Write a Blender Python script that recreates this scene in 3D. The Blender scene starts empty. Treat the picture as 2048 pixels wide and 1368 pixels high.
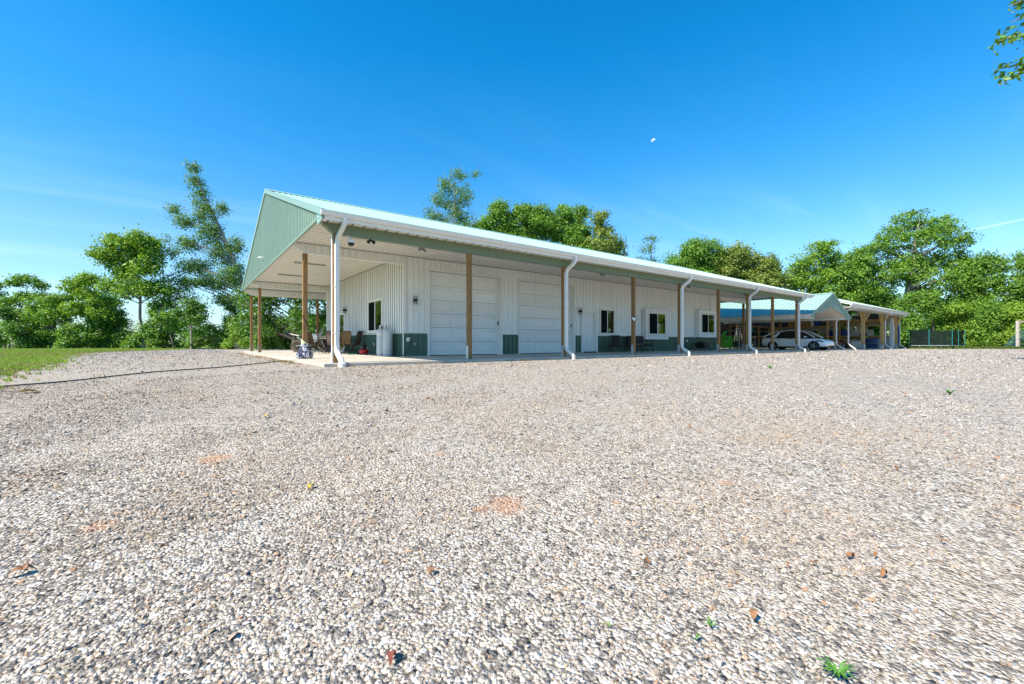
import bpy, bmesh, math, random
import numpy as np
from mathutils import Matrix, Vector
S = bpy.context.scene
COL = S.collection
R = math.radians
rng = np.random.default_rng(7)
random.seed(7)

# ------------------------------------------------------------------ camera
TH = R(53.0)                       # heading of the view from +X (the barn's long side)
CAM = np.array([-3.0, -11.63, 0.53])
FPX = 861.45                       # focal length in pixels of a 2048 wide picture
FW = np.array([math.cos(TH), math.sin(TH)]); RT = np.array([math.sin(TH), -math.cos(TH)])
cd = bpy.data.cameras.new('camera'); cam = bpy.data.objects.new('camera', cd); COL.objects.link(cam)
cd.sensor_width = 36.0; cd.lens = FPX / 2048 * 36; cd.clip_start = 0.05; cd.clip_end = 5000
cd.shift_y = 0.76 / 2048
cam.location = CAM; cam.rotation_euler = (R(90), 0, TH - R(90))
S.camera = cam

def ray(px, py):
    d = FW + RT * (px - 1024) / FPX
    return np.array([d[0], d[1], (684.76 - py) / FPX])
def at(px, py, d):                 # world point at a view depth
    return CAM + d * ray(px, py)
def onx(px, py, X):
    r = ray(px, py); return CAM + (X - CAM[0]) / r[0] * r
def ony(px, py, Y):
    r = ray(px, py); return CAM + (Y - CAM[1]) / r[1] * r

# ------------------------------------------------------------------ sky and sun
SUN_EL = R(48); SUN_AZ = R(2.0)    # from -X, a touch towards -Y
sdir = Vector((-math.cos(SUN_AZ) * math.cos(SUN_EL), -math.sin(SUN_AZ) * math.cos(SUN_EL), math.sin(SUN_EL)))
W = bpy.data.worlds.new('World'); S.world = W; W.use_nodes = True
nt = W.node_tree; nt.nodes.clear()
def N(tree, t, **k):
    n = tree.nodes.new(t)
    for a, b in k.items(): setattr(n, a, b)
    return n
def L(tree, a, b): tree.links.new(a, b)
def M_(tree, op, a, b=None, c=None, clamp=False):
    n = tree.nodes.new('ShaderNodeMath'); n.operation = op; n.use_clamp = clamp
    for i, v in enumerate((a, b, c)):
        if v is None: continue
        if isinstance(v, (int, float)): n.inputs[i].default_value = v
        else: tree.links.new(v, n.inputs[i])
    return n.outputs[0]
def VM_(tree, op, a, b=None):
    n = tree.nodes.new('ShaderNodeVectorMath'); n.operation = op
    for i, v in enumerate((a, b)):
        if v is None: continue
        if isinstance(v, (tuple, list, Vector, np.ndarray)): n.inputs[i].default_value = tuple(float(q) for q in v)
        else: tree.links.new(v, n.inputs[i])
    return n.outputs['Value'] if op in ('DOT_PRODUCT', 'LENGTH', 'DISTANCE') else n.outputs[0]
def MIX_(tree, f, a, b, mode='MIX'):
    n = tree.nodes.new('ShaderNodeMix'); n.data_type = 'RGBA'; n.blend_type = mode
    for s, v in ((n.inputs[0], f), (n.inputs[6], a), (n.inputs[7], b)):
        if isinstance(v, (int, float)): s.default_value = v
        elif isinstance(v, (tuple, list)): s.default_value = tuple(v) + ((1,) if len(v) == 3 else ())
        else: tree.links.new(v, s)
    return n.outputs[2]
def RAMP_(tree, fac, stops):
    n = tree.nodes.new('ShaderNodeValToRGB'); e = n.color_ramp.elements
    while len(e) < len(stops): e.new(0.5)
    for q, (p, c) in zip(e, stops):
        q.position = p; q.color = tuple(c) + (1,) if len(c) == 3 else c
    if fac is not None: tree.links.new(fac, n.inputs[0])
    return n.outputs[0]

sky = N(nt, 'ShaderNodeTexSky', sky_type='NISHITA'); sky.sun_disc = False
sky.sun_elevation = SUN_EL; sky.sun_rotation = math.atan2(sdir.x, sdir.y)
sky.air_density = 1.0; sky.dust_density = 0.25; sky.ozone_density = 2.5; sky.altitude = 200
tc = N(nt, 'ShaderNodeTexCoord')
DIR = VM_(nt, 'NORMALIZE', tc.outputs['Generated'])
sep = N(nt, 'ShaderNodeSeparateXYZ'); L(nt, DIR, sep.inputs[0])
hsv = N(nt, 'ShaderNodeHueSaturation'); hsv.inputs['Saturation'].default_value = 1.28; hsv.inputs['Hue'].default_value = 0.497
L(nt, sky.outputs[0], hsv.inputs['Color'])
up = M_(nt, 'MAXIMUM', sep.outputs['Z'], 0.0)
tone = RAMP_(nt, up, [(0.0, (0.55, 0.74, 0.95)), (0.08, (0.92, 1.02, 1.08)), (0.20, (1.0, 1.14, 1.18)), (0.36, (0.48, 1.17, 1.30)), (0.55, (0.10, 1.18, 1.34)), (1.0, (0.08, 1.05, 1.25))])
skyc = MIX_(nt, 1.0, hsv.outputs[0], tone, 'MULTIPLY')
# thin cirrus, everywhere low in the sky
inv = M_(nt, 'DIVIDE', 1.0, M_(nt, 'MAXIMUM', M_(nt, 'ADD', sep.outputs['Z'], 0.12), 0.05))
cmb = N(nt, 'ShaderNodeCombineXYZ')
L(nt, M_(nt, 'MULTIPLY', sep.outputs['X'], inv), cmb.inputs[0]); L(nt, M_(nt, 'MULTIPLY', sep.outputs['Y'], inv), cmb.inputs[1])
mp = N(nt, 'ShaderNodeMapping'); mp.inputs['Rotation'].default_value = (0, 0, R(24)); mp.inputs['Scale'].default_value = (0.5, 1.9, 1)
L(nt, cmb.outputs[0], mp.inputs[0])
cn = N(nt, 'ShaderNodeTexNoise'); cn.inputs['Scale'].default_value = 1.35; cn.inputs['Detail'].default_value = 7; cn.inputs['Roughness'].default_value = 0.55; cn.inputs['Distortion'].default_value = 0.5
L(nt, mp.outputs[0], cn.inputs['Vector'])
cl = RAMP_(nt, cn.outputs[0], [(0.47, (0, 0, 0)), (0.84, (0.26, 0.26, 0.26))])
clf = M_(nt, 'MULTIPLY', cl, RAMP_(nt, up, [(0.0, (0.8, 0.8, 0.8)), (0.22, (0.6, 0.6, 0.6)), (0.36, (0.10, 0.10, 0.10)), (0.6, (0.0, 0.0, 0.0))]))
skyc = MIX_(nt, clf, skyc, (6.3, 7.6, 8.6))
def streak(sky_in, a, b, width, amt):          # a straight vapour trail between two sky directions
    a = Vector(ray(*a)).normalized(); b = Vector(ray(*b)).normalized()
    n = a.cross(b).normalized(); mid = (a + b).normalized(); half = math.cos(a.angle(b) / 2)
    across = M_(nt, 'ABSOLUTE', VM_(nt, 'DOT_PRODUCT', DIR, n))
    m1 = RAMP_(nt, M_(nt, 'DIVIDE', across, width), [(0.0, (1, 1, 1)), (1.0, (0, 0, 0))])
    m2 = M_(nt, 'GREATER_THAN', VM_(nt, 'DOT_PRODUCT', DIR, mid), half)
    return MIX_(nt, M_(nt, 'MULTIPLY', M_(nt, 'MULTIPLY', m1, m2), amt), sky_in, (7.5, 8.4, 9.0))
skyc = streak(skyc, (1930, 463), (2150, 417), 0.0022, 0.28)
# the half moon
md = Vector(ray(1307, 281)).normalized(); mr = 4.3 / FPX * 0.86
right3 = Vector((RT[0], RT[1], 0)); lit = (Vector((0, 0, 1)) * 0.88 - right3 * 0.48); lit = (lit - md * lit.dot(md)).normalized()
disc = M_(nt, 'GREATER_THAN', VM_(nt, 'DOT_PRODUCT', DIR, md), math.cos(mr))
half = RAMP_(nt, M_(nt, 'ADD', M_(nt, 'MULTIPLY', VM_(nt, 'DOT_PRODUCT', DIR, lit), 1 / mr), 0.35), [(0.0, (0, 0, 0)), (0.35, (1, 1, 1))])
skyc = MIX_(nt, M_(nt, 'MULTIPLY', M_(nt, 'MULTIPLY', disc, half), 0.42), skyc, (8.0, 8.8, 9.3))
bg = N(nt, 'ShaderNodeBackground'); bg.inputs[1].default_value = 0.112
L(nt, skyc, bg.inputs[0])
wo = N(nt, 'ShaderNodeOutputWorld'); L(nt, bg.outputs[0], wo.inputs[0])

sl = bpy.data.lights.new('sun', 'SUN'); sl.energy = 5.0; sl.angle = R(0.53); sl.color = (1.0, 0.905, 0.77)
so = bpy.data.objects.new('sun', sl); COL.objects.link(so)
so.rotation_euler = sdir.to_track_quat('Z', 'Y').to_euler(); so.location = (-20, -10, 30)

vs = S.view_settings
vs.view_transform = 'Standard'; vs.look = 'None'; vs.exposure = 0.80; vs.gamma = 1.0; vs.use_curve_mapping = False
S.render.engine = 'CYCLES'
S.cycles.max_bounces = 7; S.cycles.diffuse_bounces = 4; S.cycles.glossy_bounces = 3; S.cycles.transparent_max_bounces = 8
S.cycles.transmission_bounces = 4; S.cycles.caustics_reflective = False; S.cycles.caustics_refractive = False

# ------------------------------------------------------------------ materials
MATS = {}
def mat(name, c, rough=0.6, metal=0.0, var=0.12, scale=6.0, bump=0.0, bscale=40.0, stretch=(1, 1, 1), spec=0.5, c2=None, coat=0.0, objvar=0.06):
    if name in MATS: return MATS[name]
    m = bpy.data.materials.new(name); m.use_nodes = True; t = m.node_tree
    b = t.nodes['Principled BSDF']; b.inputs['Roughness'].default_value = rough; b.inputs['Metallic'].default_value = metal
    b.inputs['Specular IOR Level'].default_value = spec; b.inputs['Coat Weight'].default_value = coat
    co = N(t, 'ShaderNodeTexCoord'); mpn = N(t, 'ShaderNodeMapping'); mpn.inputs['Scale'].default_value = stretch
    oi = N(t, 'ShaderNodeObjectInfo'); off = N(t, 'ShaderNodeCombineXYZ')
    L(t, M_(t, 'MULTIPLY', oi.outputs['Random'], 37.0), off.inputs[0]); L(t, off.outputs[0], mpn.inputs['Location'])
    L(t, co.outputs['Object'], mpn.inputs[0])
    n = N(t, 'ShaderNodeTexNoise'); n.inputs['Scale'].default_value = scale; n.inputs['Detail'].default_value = 6; n.inputs['Roughness'].default_value = 0.62
    L(t, mpn.outputs[0], n.inputs['Vector'])
    c = tuple(c); c2 = c2 or tuple(max(0, q * (1 - 2.2 * var)) for q in c)
    hi = tuple(min(1, q * (1 + 0.8 * var)) for q in c)
    colr = RAMP_(t, n.outputs[0], [(0.30, c2), (0.52, c), (0.75, hi)])
    if objvar:
        v = M_(t, 'ADD', 1 - objvar, M_(t, 'MULTIPLY', oi.outputs['Random'], 2 * objvar))
        cc = N(t, 'ShaderNodeCombineColor'); [L(t, v, cc.inputs[i]) for i in range(3)]
        colr = MIX_(t, 1.0, colr, cc.outputs[0], 'MULTIPLY')
    L(t, colr, b.inputs['Base Color'])
    rr = M_(t, 'ADD', max(0.02, rough - 0.08), M_(t, 'MULTIPLY', n.outputs[0], 0.16)); L(t, rr, b.inputs['Roughness'])
    if bump:
        n2 = N(t, 'ShaderNodeTexNoise'); n2.inputs['Scale'].default_value = bscale; n2.inputs['Detail'].default_value = 4
        L(t, mpn.outputs[0], n2.inputs['Vector'])
        bp = N(t, 'ShaderNodeBump'); bp.inputs['Strength'].default_value = bump; bp.inputs['Distance'].default_value = 0.01
        L(t, n2.outputs[0], bp.inputs['Height']); L(t, bp.outputs[0], b.inputs['Normal'])
    MATS[name] = m; return m
def panel_mat(name, c, rough, spec=0.5, screws=True, seam=None):
    """painted steel sheet: faint streaks down the sheet and rows of small screw heads"""
    m = mat(name, c, rough, 0, 0.05, 2.5, stretch=(6, 6, 0.6), spec=spec, objvar=0.025); t = m.node_tree
    if screws:
        b = t.nodes['Principled BSDF']; src = b.inputs['Base Color'].links[0].from_socket
        co = N(t, 'ShaderNodeTexCoord'); sp = N(t, 'ShaderNodeSeparateXYZ'); L(t, co.outputs['Object'], sp.inputs[0])
        fx = M_(t, 'ABSOLUTE', M_(t, 'SUBTRACT', M_(t, 'FRACT', M_(t, 'DIVIDE', M_(t, 'ADD', sp.outputs[0], 0.055), 0.2286)), 0.5))
        fz = M_(t, 'ABSOLUTE', M_(t, 'SUBTRACT', M_(t, 'FRACT', M_(t, 'DIVIDE', sp.outputs[2], 0.61)), 0.5))
        dx = M_(t, 'MULTIPLY', fx, 0.2286); dz = M_(t, 'MULTIPLY', fz, 0.61)
        d = M_(t, 'SQRT', M_(t, 'ADD', M_(t, 'MULTIPLY', dx, dx), M_(t, 'MULTIPLY', dz, dz)))
        L(t, MIX_(t, M_(t, 'LESS_THAN', d, 0.010), src, (0.12, 0.12, 0.11)), b.inputs['Base Color'])
    if seam:                       # shade painted as dark lines in lap joints / vented soffit grooves: (phase, half width, pitch, colour factor)
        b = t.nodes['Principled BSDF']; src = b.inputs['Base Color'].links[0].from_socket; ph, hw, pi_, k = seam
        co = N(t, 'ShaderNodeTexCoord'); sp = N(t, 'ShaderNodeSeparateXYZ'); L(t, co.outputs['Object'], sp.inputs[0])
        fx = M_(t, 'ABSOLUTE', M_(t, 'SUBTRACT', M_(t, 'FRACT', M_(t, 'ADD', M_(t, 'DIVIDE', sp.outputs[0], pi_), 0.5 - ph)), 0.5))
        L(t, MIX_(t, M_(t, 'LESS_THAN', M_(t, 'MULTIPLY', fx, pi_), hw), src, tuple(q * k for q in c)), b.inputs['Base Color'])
    return m
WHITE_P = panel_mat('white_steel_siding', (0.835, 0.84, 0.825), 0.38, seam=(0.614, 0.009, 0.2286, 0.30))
DADO_P = panel_mat('dark_green_steel_siding', (0.055, 0.125, 0.092), 0.36, screws=False)
GABLE_P = panel_mat('sage_green_steel_siding', (0.27, 0.365, 0.295), 0.36)
ROOF_P = panel_mat('pale_green_steel_roofing', (0.33, 0.50, 0.43), 0.36, screws=False)
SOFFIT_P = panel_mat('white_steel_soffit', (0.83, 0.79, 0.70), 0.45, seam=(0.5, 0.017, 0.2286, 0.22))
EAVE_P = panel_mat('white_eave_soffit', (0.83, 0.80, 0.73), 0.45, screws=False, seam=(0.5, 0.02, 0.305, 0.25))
WHITE = mat('white_trim_paint', (0.81, 0.80, 0.77), 0.42, var=0.04)
VINYL = mat('white_vinyl', (0.80, 0.765, 0.715), 0.35, var=0.03)
DOORW = mat('white_door_paint', (0.835, 0.84, 0.83), 0.45, var=0.03, bump=0.06, bscale=160)
TRIMG = mat('green_trim_paint', (0.165, 0.215, 0.13), 0.42, var=0.05)
RAKEG = mat('sage_trim_paint', (0.27, 0.39, 0.31), 0.38, var=0.04)
WOOD = mat('treated_pine', (0.29, 0.155, 0.052), 0.75, var=0.22, scale=5, stretch=(9, 9, 0.7), bump=0.35, bscale=14, c2=(0.12, 0.07, 0.03))
PINE = mat('fresh_pine', (0.50, 0.30, 0.11), 0.7, var=0.16, scale=5, stretch=(7, 7, 0.9), bump=0.2, bscale=14)
PINEH = mat('fresh_pine_board', (0.47, 0.28, 0.10), 0.7, var=0.2, scale=4, stretch=(7, 0.9, 7), bump=0.2, bscale=14)
CONC = mat('concrete', (0.47, 0.43, 0.36), 0.85, var=0.14, scale=1.6, bump=0.25, bscale=60, objvar=0.04)
GALV = mat('galvanised_steel', (0.55, 0.58, 0.62), 0.38, 0.85, var=0.1)
STEEL = mat('brushed_steel', (0.45, 0.45, 0.46), 0.3, 0.95, var=0.08)
BLACK = mat('black_plastic', (0.014, 0.014, 0.015), 0.45, var=0.15)
DARK = mat('dark_interior', (0.03, 0.03, 0.03), 0.9)
DKMET = mat('dark_bronze_metal', (0.035, 0.028, 0.022), 0.42, 0.6, var=0.15)
RUBBER = mat('rubber', (0.018, 0.018, 0.019), 0.8, var=0.2, bump=0.2)
TANKG = mat('grey_tank_paint', (0.55, 0.57, 0.58), 0.4, var=0.06, scale=3)
RED = mat('red_enamel', (0.55, 0.012, 0.03), 0.28, var=0.06)
SLING = mat('brown_sling_fabric', (0.20, 0.135, 0.075), 0.85, var=0.2, scale=60, bump=0.4, bscale=220)
SLINGP = mat('grey_brown_sling_fabric', (0.16, 0.12, 0.105), 0.85, var=0.2, scale=60, bump=0.4, bscale=220)
WICKER = mat('black_wicker', (0.022, 0.018, 0.018), 0.7, var=0.3, scale=90, bump=0.7, bscale=120)
TILE = mat('tan_table_top', (0.36, 0.25, 0.15), 0.4, var=0.2, scale=12)
CARW = mat('white_car_paint', (0.88, 0.88, 0.88), 0.22, var=0.02, spec=0.6, coat=0.6)
CARDB = mat('cardboard', (0.44, 0.25, 0.11), 0.85, var=0.1, objvar=0.16)
TOTE = mat('dark_blue_tote', (0.04, 0.07, 0.17), 0.4, var=0.1, objvar=0.2)
GREYT = mat('grey_tote', (0.30, 0.32, 0.34), 0.45, var=0.1, objvar=0.2)
TURQ = mat('turquoise_tote', (0.05, 0.42, 0.62), 0.4, var=0.08)
BLUE = mat('blue_plastic', (0.015, 0.07, 0.42), 0.4, var=0.08)
TARP = mat('blue_tarp', (0.02, 0.06, 0.28), 0.5, var=0.25, bump=0.5, bscale=9)
LIME = mat('lime_green_paint', (0.10, 0.55, 0.02), 0.4, var=0.06)
YEL = mat('yellow_green_plastic', (0.42, 0.60, 0.03), 0.4, var=0.08)
TEAL = mat('teal_foam', (0.02, 0.24, 0.25), 0.6, var=0.1)
OLDW = mat('weathered_white_wood', (0.52, 0.47, 0.42), 0.85, var=0.3, scale=6, stretch=(6, 6, 0.8), c2=(0.22, 0.17, 0.13))
PINK = mat('pink_fabric', (0.80, 0.05, 0.25), 0.7, var=0.08)
BLUEF = mat('royal_blue_fabric', (0.02, 0.12, 0.65), 0.7, var=0.08)
BARK = mat('grey_brown_bark', (0.13, 0.105, 0.085), 0.9, var=0.3, scale=4, stretch=(5, 5, 1), bump=0.8, bscale=12)
BARKP = mat('pale_grey_bark', (0.27, 0.24, 0.21), 0.9, var=0.3, scale=4, stretch=(5, 5, 1), bump=0.6, bscale=12)
STRAW = mat('dry_grass', (0.40, 0.27, 0.11), 0.9, var=0.3, scale=30)
DLEAF = mat('dry_brown_leaf', (0.27, 0.125, 0.05), 0.7, var=0.25, scale=40)
YLEAF = mat('yellow_leaf', (0.50, 0.36, 0.04), 0.6, var=0.2, scale=40)
BAGM = None

def glass_mat(name, tint, clear):
    m = bpy.data.materials.new(name); m.use_nodes = True; t = m.node_tree; t.nodes.clear()
    tr = N(t, 'ShaderNodeBsdfTransparent'); tr.inputs[0].default_value = (*tint, 1)
    gl = N(t, 'ShaderNodeBsdfGlossy'); gl.inputs['Roughness'].default_value = 0.015; gl.inputs[0].default_value = (0.95, 0.95, 0.95, 1)
    fr = N(t, 'ShaderNodeFresnel'); fr.inputs[0].default_value = 1.5
    mx = N(t, 'ShaderNodeMixShader'); L(t, M_(t, 'ADD', M_(t, 'MULTIPLY', fr.outputs[0], 1.15), clear, clamp=True), mx.inputs[0])
    L(t, tr.outputs[0], mx.inputs[1]); L(t, gl.outputs[0], mx.inputs[2])
    o = N(t, 'ShaderNodeOutputMaterial'); L(t, mx.outputs[0], o.inputs[0]); return m
GLASS = glass_mat('window_glass', (0.62, 0.66, 0.64), 0.11)
CARGL = mat('tinted_car_glass', (0.012, 0.014, 0.016), 0.05, var=0.0, spec=0.7)
def net_mat(name, c, alpha, scale):
    m = bpy.data.materials.new(name); m.use_nodes = True; t = m.node_tree; t.nodes.clear()
    df = N(t, 'ShaderNodeBsdfDiffuse'); df.inputs[0].default_value = (*c, 1); tr = N(t, 'ShaderNodeBsdfTransparent')
    mx = N(t, 'ShaderNodeMixShader'); mx.inputs[0].default_value = alpha
    co = N(t, 'ShaderNodeTexCoord'); n = N(t, 'ShaderNodeTexNoise'); n.inputs['Scale'].default_value = scale; L(t, co.outputs['Object'], n.inputs['Vector'])
    L(t, M_(t, 'ADD', alpha - 0.12, M_(t, 'MULTIPLY', n.outputs[0], 0.24), clamp=True), mx.inputs[0])
    L(t, tr.outputs[0], mx.inputs[1]); L(t, df.outputs[0], mx.inputs[2])
    o = N(t, 'ShaderNodeOutputMaterial'); L(t, mx.outputs[0], o.inputs[0]); return m
NET = net_mat('black_safety_net', (0.012, 0.02, 0.02), 0.72, 3.0)

# ------------------------------------------------------------------ mesh helpers
class MB:
    def __init__(s): s.v = []; s.f = []
    def add(s, vs, fs):
        b = len(s.v); s.v += [tuple(float(q) for q in p) for p in vs]; s.f += [tuple(b + i for i in f) for f in fs]; return s
    def box(s, x0, x1, y0, y1, z0, z1):
        return s.add([(x0, y0, z0), (x1, y0, z0), (x1, y1, z0), (x0, y1, z0), (x0, y0, z1), (x1, y0, z1), (x1, y1, z1), (x0, y1, z1)],
                     [(0, 3, 2, 1), (4, 5, 6, 7), (0, 1, 5, 4), (1, 2, 6, 5), (2, 3, 7, 6), (3, 0, 4, 7)])
    def prism(s, poly, ax, a0, a1):
        """poly: 2-D points in the two axes other than ax (cyclic order), pulled from a0 to a1"""
        n = len(poly)
        def mk(p, a): return {'x': (a, p[0], p[1]), 'y': (p[0], a, p[1]), 'z': (p[0], p[1], a)}[ax]
        vs = [mk(p, a0) for p in poly] + [mk(p, a1) for p in poly]
        fs = [tuple(range(n))[::-1], tuple(range(n, 2 * n))] + [(i, (i + 1) % n, n + (i + 1) % n, n + i) for i in range(n)]
        return s.add(vs, fs)
    def tube(s, path, r, n=8, cap=True, flat=1.0, up=(0, 0, 1)):
        path = [Vector(p) for p in path]; k = len(path); rs = r if isinstance(r, (list, tuple)) else [r] * k
        vs = []; up = Vector(up)
        for i, p in enumerate(path):
            d = (path[min(i + 1, k - 1)] - path[max(i - 1, 0)])
            d = d.normalized() if d.length > 1e-9 else Vector((0, 0, 1))
            a = d.cross(up)
            if a.length < 0.05: a = d.cross(Vector((1, 0, 0)) if abs(d.x) < 0.9 else Vector((0, 1, 0)))
            a.normalize(); b = a.cross(d).normalized()
            for j in range(n):
                t = 2 * math.pi * (j + 0.5) / n
                vs.append(p + a * (math.cos(t) * rs[i]) + b * (math.sin(t) * rs[i] * flat))
        fs = [(i * n + j, i * n + (j + 1) % n, (i + 1) * n + (j + 1) % n, (i + 1) * n + j) for i in range(k - 1) for j in range(n)]
        if cap: fs += [tuple(range(n))[::-1], tuple(range((k - 1) * n, k * n))]
        return s.add(vs, fs)
    def bar(s, p0, p1, w, h, up=(0, 0, 1)):
        """a square bar between two points: w across, h along `up`"""
        p0 = Vector(p0); p1 = Vector(p1); d = (p1 - p0).normalized(); a = d.cross(Vector(up)); a.normalize(); b = a.cross(d)
        vs = [p + a * (sx * w / 2) + b * (sz * h / 2) for p in (p0, p1) for sx, sz in ((-1, -1), (1, -1), (1, 1), (-1, 1))]
        return s.add(vs, [(0, 1, 2, 3)[::-1], (4, 5, 6, 7), (0, 1, 5, 4), (1, 2, 6, 5), (2, 3, 7, 6), (3, 0, 4, 7)])
    def lathe(s, prof, c=(0, 0, 0), n=20, ax='z'):
        """prof: list of (radius, along)"""
        vs = []
        for r, h in prof:
            for j in range(n):
                t = 2 * math.pi * j / n; a, b = r * math.cos(t), r * math.sin(t)
                vs.append({'z': (c[0] + a, c[1] + b, c[2] + h), 'x': (c[0] + h, c[1] + a, c[2] + b), 'y': (c[0] + a, c[1] + h, c[2] + b)}[ax])
        k = len(prof)
        fs = [(i * n + j, i * n + (j + 1) % n, (i + 1) * n + (j + 1) % n, (i + 1) * n + j) for i in range(k - 1) for j in range(n)]
        fs += [tuple(range(n))[::-1], tuple(range((k - 1) * n, k * n))]
        return s.add(vs, fs)
    def loft(s, rings, cap=True, closed=True):
        n = len(rings[0]); vs = [p for r_ in rings for p in r_]; k = len(rings)
        m = n if closed else n - 1
        fs = [(i * n + j, i * n + (j + 1) % n, (i + 1) * n + (j + 1) % n, (i + 1) * n + j) for i in range(k - 1) for j in range(m)]
        if cap and closed: fs += [tuple(range(n))[::-1], tuple(range((k - 1) * n, k * n))]
        return s.add(vs, fs)
    def mesh(s, name, smooth=False, bevel=0.0, recalc=True):
        me = bpy.data.meshes.new(name); me.from_pydata(s.v, [], s.f); me.update()
        bm = bmesh.new(); bm.from_mesh(me)
        if recalc: bmesh.ops.recalc_face_normals(bm, faces=bm.faces)
        if bevel:
            es = [e for e in bm.edges if len(e.link_faces) == 2 and e.calc_face_angle(0) > 0.6]
            bmesh.ops.bevel(bm, geom=es, offset=bevel, segments=1, affect='EDGES', profile=0.5)
        if smooth:
            for f in bm.faces: f.smooth = True
            for e in bm.edges:
                if len(e.link_faces) == 2 and e.calc_face_angle(0) > 0.75: e.smooth = False
        bm.to_mesh(me); bm.free(); return me
    def build(s, name, m, parent=None, smooth=False, bevel=0.0, loc=None, recalc=True):
        return obj(name, s.mesh(name, smooth, bevel, recalc), m, parent, loc)
def obj(name, me, m, parent=None, loc=None, rz=0.0):
    o = bpy.data.objects.new(name, me); COL.objects.link(o)
    if m is not None and not me.materials: me.materials.append(m)
    if parent is not None: o.parent = parent
    if loc is not None: o.location = tuple(float(q) for q in loc)
    if rz: o.rotation_euler = (0, 0, rz)
    return o
def tag(o, label, cat, group=None):
    o['label'] = label; o['category'] = cat
    if group: o['group'] = group
    return o
def thing(name, label, cat, loc=(0, 0, 0), rz=0.0, group=None):
    o = bpy.data.objects.new(name, None); COL.objects.link(o); o.empty_display_size = 0.2
    o.location = tuple(float(q) for q in loc); o.rotation_euler = (0, 0, rz); return tag(o, label, cat, group)
KIDS = {}
def dup(root, loc, rz, label, parts=None):
    """copy a thing with its parts and sub-parts"""
    def cp(o, par):
        c = o.copy(); COL.objects.link(c)
        if par is not None: c.parent = par
        for ch in [q for q in list(COL.objects) if q.parent == o]: cp(ch, c)
        return c
    r = cp(root, None); r.location = tuple(float(q) for q in loc); r.rotation_euler = (0, 0, rz); r['label'] = label; return r
def frame(o, origin, ex, ey, ez):
    m = Matrix.Identity(4)
    for i, e in enumerate((ex, ey, ez)):
        for j in range(3): m[j][i] = e[j]
    for j in range(3): m[j][3] = origin[j]
    o.matrix_basis = m; return o
def npmesh(name, V, F, smooth=False):
    """fast mesh from arrays; F is (n,3) or (n,4)"""
    me = bpy.data.meshes.new(name); V = np.asarray(V, np.float32); F = np.asarray(F, np.int32); n, k = F.shape
    me.vertices.add(len(V)); me.vertices.foreach_set('co', V.ravel())
    me.loops.add(n * k); me.loops.foreach_set('vertex_index', F.ravel())
    me.polygons.add(n); me.polygons.foreach_set('loop_start', np.arange(0, n * k, k, dtype=np.int32))
    me.polygons.foreach_set('loop_total', np.full(n, k, np.int32))
    if smooth: me.polygons.foreach_set('use_smooth', np.ones(n, bool))
    me.update(calc_edges=True); me.validate(); return me
def struct(o): o['kind'] = 'structure'; return o
def stuff(o, label=None, cat=None):
    o['kind'] = 'stuff'
    if label: o['label'] = label
    if cat: o['category'] = cat
    return o
PCACHE = {}
def rib_panel(width, length, pitch=0.2286, h=0.020, m=None):
    """ribbed steel sheet: x 0..width, z 0..length, ribs stand out towards -y"""
    key = (round(width, 3), round(length, 3), pitch, h, m.name)
    if key in PCACHE: return PCACHE[key]
    prof = [(0.0, 0.0)]; x = pitch / 2
    while x + 0.03 < width:
        prof += [(x - 0.021, 0), (x - 0.013, -h), (x + 0.013, -h), (x + 0.020, 0), (x + 0.021, 0.022), (x + 0.031, 0.022), (x + 0.032, 0)] if h > 0 else [(x - 0.016, 0), (x - 0.014, -h), (x + 0.014, -h), (x + 0.016, 0)]
        x += pitch
    prof.append((width, 0.0))
    k = len(prof); vs = [(a, b, 0) for a, b in prof] + [(a, b, length) for a, b in prof]
    vs += [(a, b + 0.004, 0) for a, b in prof] + [(a, b + 0.004, length) for a, b in prof]
    fs = [(i, i + 1, k + i + 1, k + i) for i in range(k - 1)]
    fs += [(i, 2 * k + i, 2 * k + i + 1, i + 1) for i in range(k - 1)] + [(k + i, k + i + 1, 3 * k + i + 1, 3 * k + i) for i in range(k - 1)]
    me = bpy.data.meshes.new('panel'); me.from_pydata(vs, [], fs); me.update(); PCACHE[key] = me; return me
def panel_run(name, m, parent, origin, ex, ez, total, length, w=0.914, pitch=0.2286, h=0.032):
    """a run of sheets along ex starting at origin, each its own object"""
    ex = Vector(ex); ez = Vector(ez); ey = ez.cross(ex); a = 0.0; out = []
    while a < total - 0.02:
        ww = min(w, total - a)
        me = rib_panel(ww - 0.003, length, pitch, h, m)
        o = obj(name, me, m, parent); frame(o, Vector(origin) + ex * a, ex, ey, ez); out.append(o); a += ww
    return out
# ------------------------------------------------------------------ ground
def depth(x, y): return (x - CAM[0]) * FW[0] + (y - CAM[1]) * FW[1]
def side(x, y): return (x - CAM[0]) * RT[0] + (y - CAM[1]) * RT[1]
_ph = rng.uniform(0, 6.28, (10,)); _kx = rng.normal(0, 1.1, 10); _ky = rng.normal(0, 1.1, 10)
def bumps(x, y):
    s_ = 0
    for i in range(10): s_ = s_ + np.sin(_kx[i] * x + _ky[i] * y + _ph[i])
    return s_ / 10
def ground_z(x, y):
    x = np.asarray(x, float); y = np.asarray(y, float)
    d = np.clip(depth(x, y), -6, 12); t = np.clip(1 - d / 11.0, 0, None)
    z = -0.085 - 0.60 * t ** 1.6
    far = np.clip((depth(x, y) - 14) / 25, 0, 1)
    z = z - 0.05 * far
    return z + 0.018 * bumps(x, y) * np.clip(1 - np.abs(d - 4) / 14, 0.25, 1)
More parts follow.
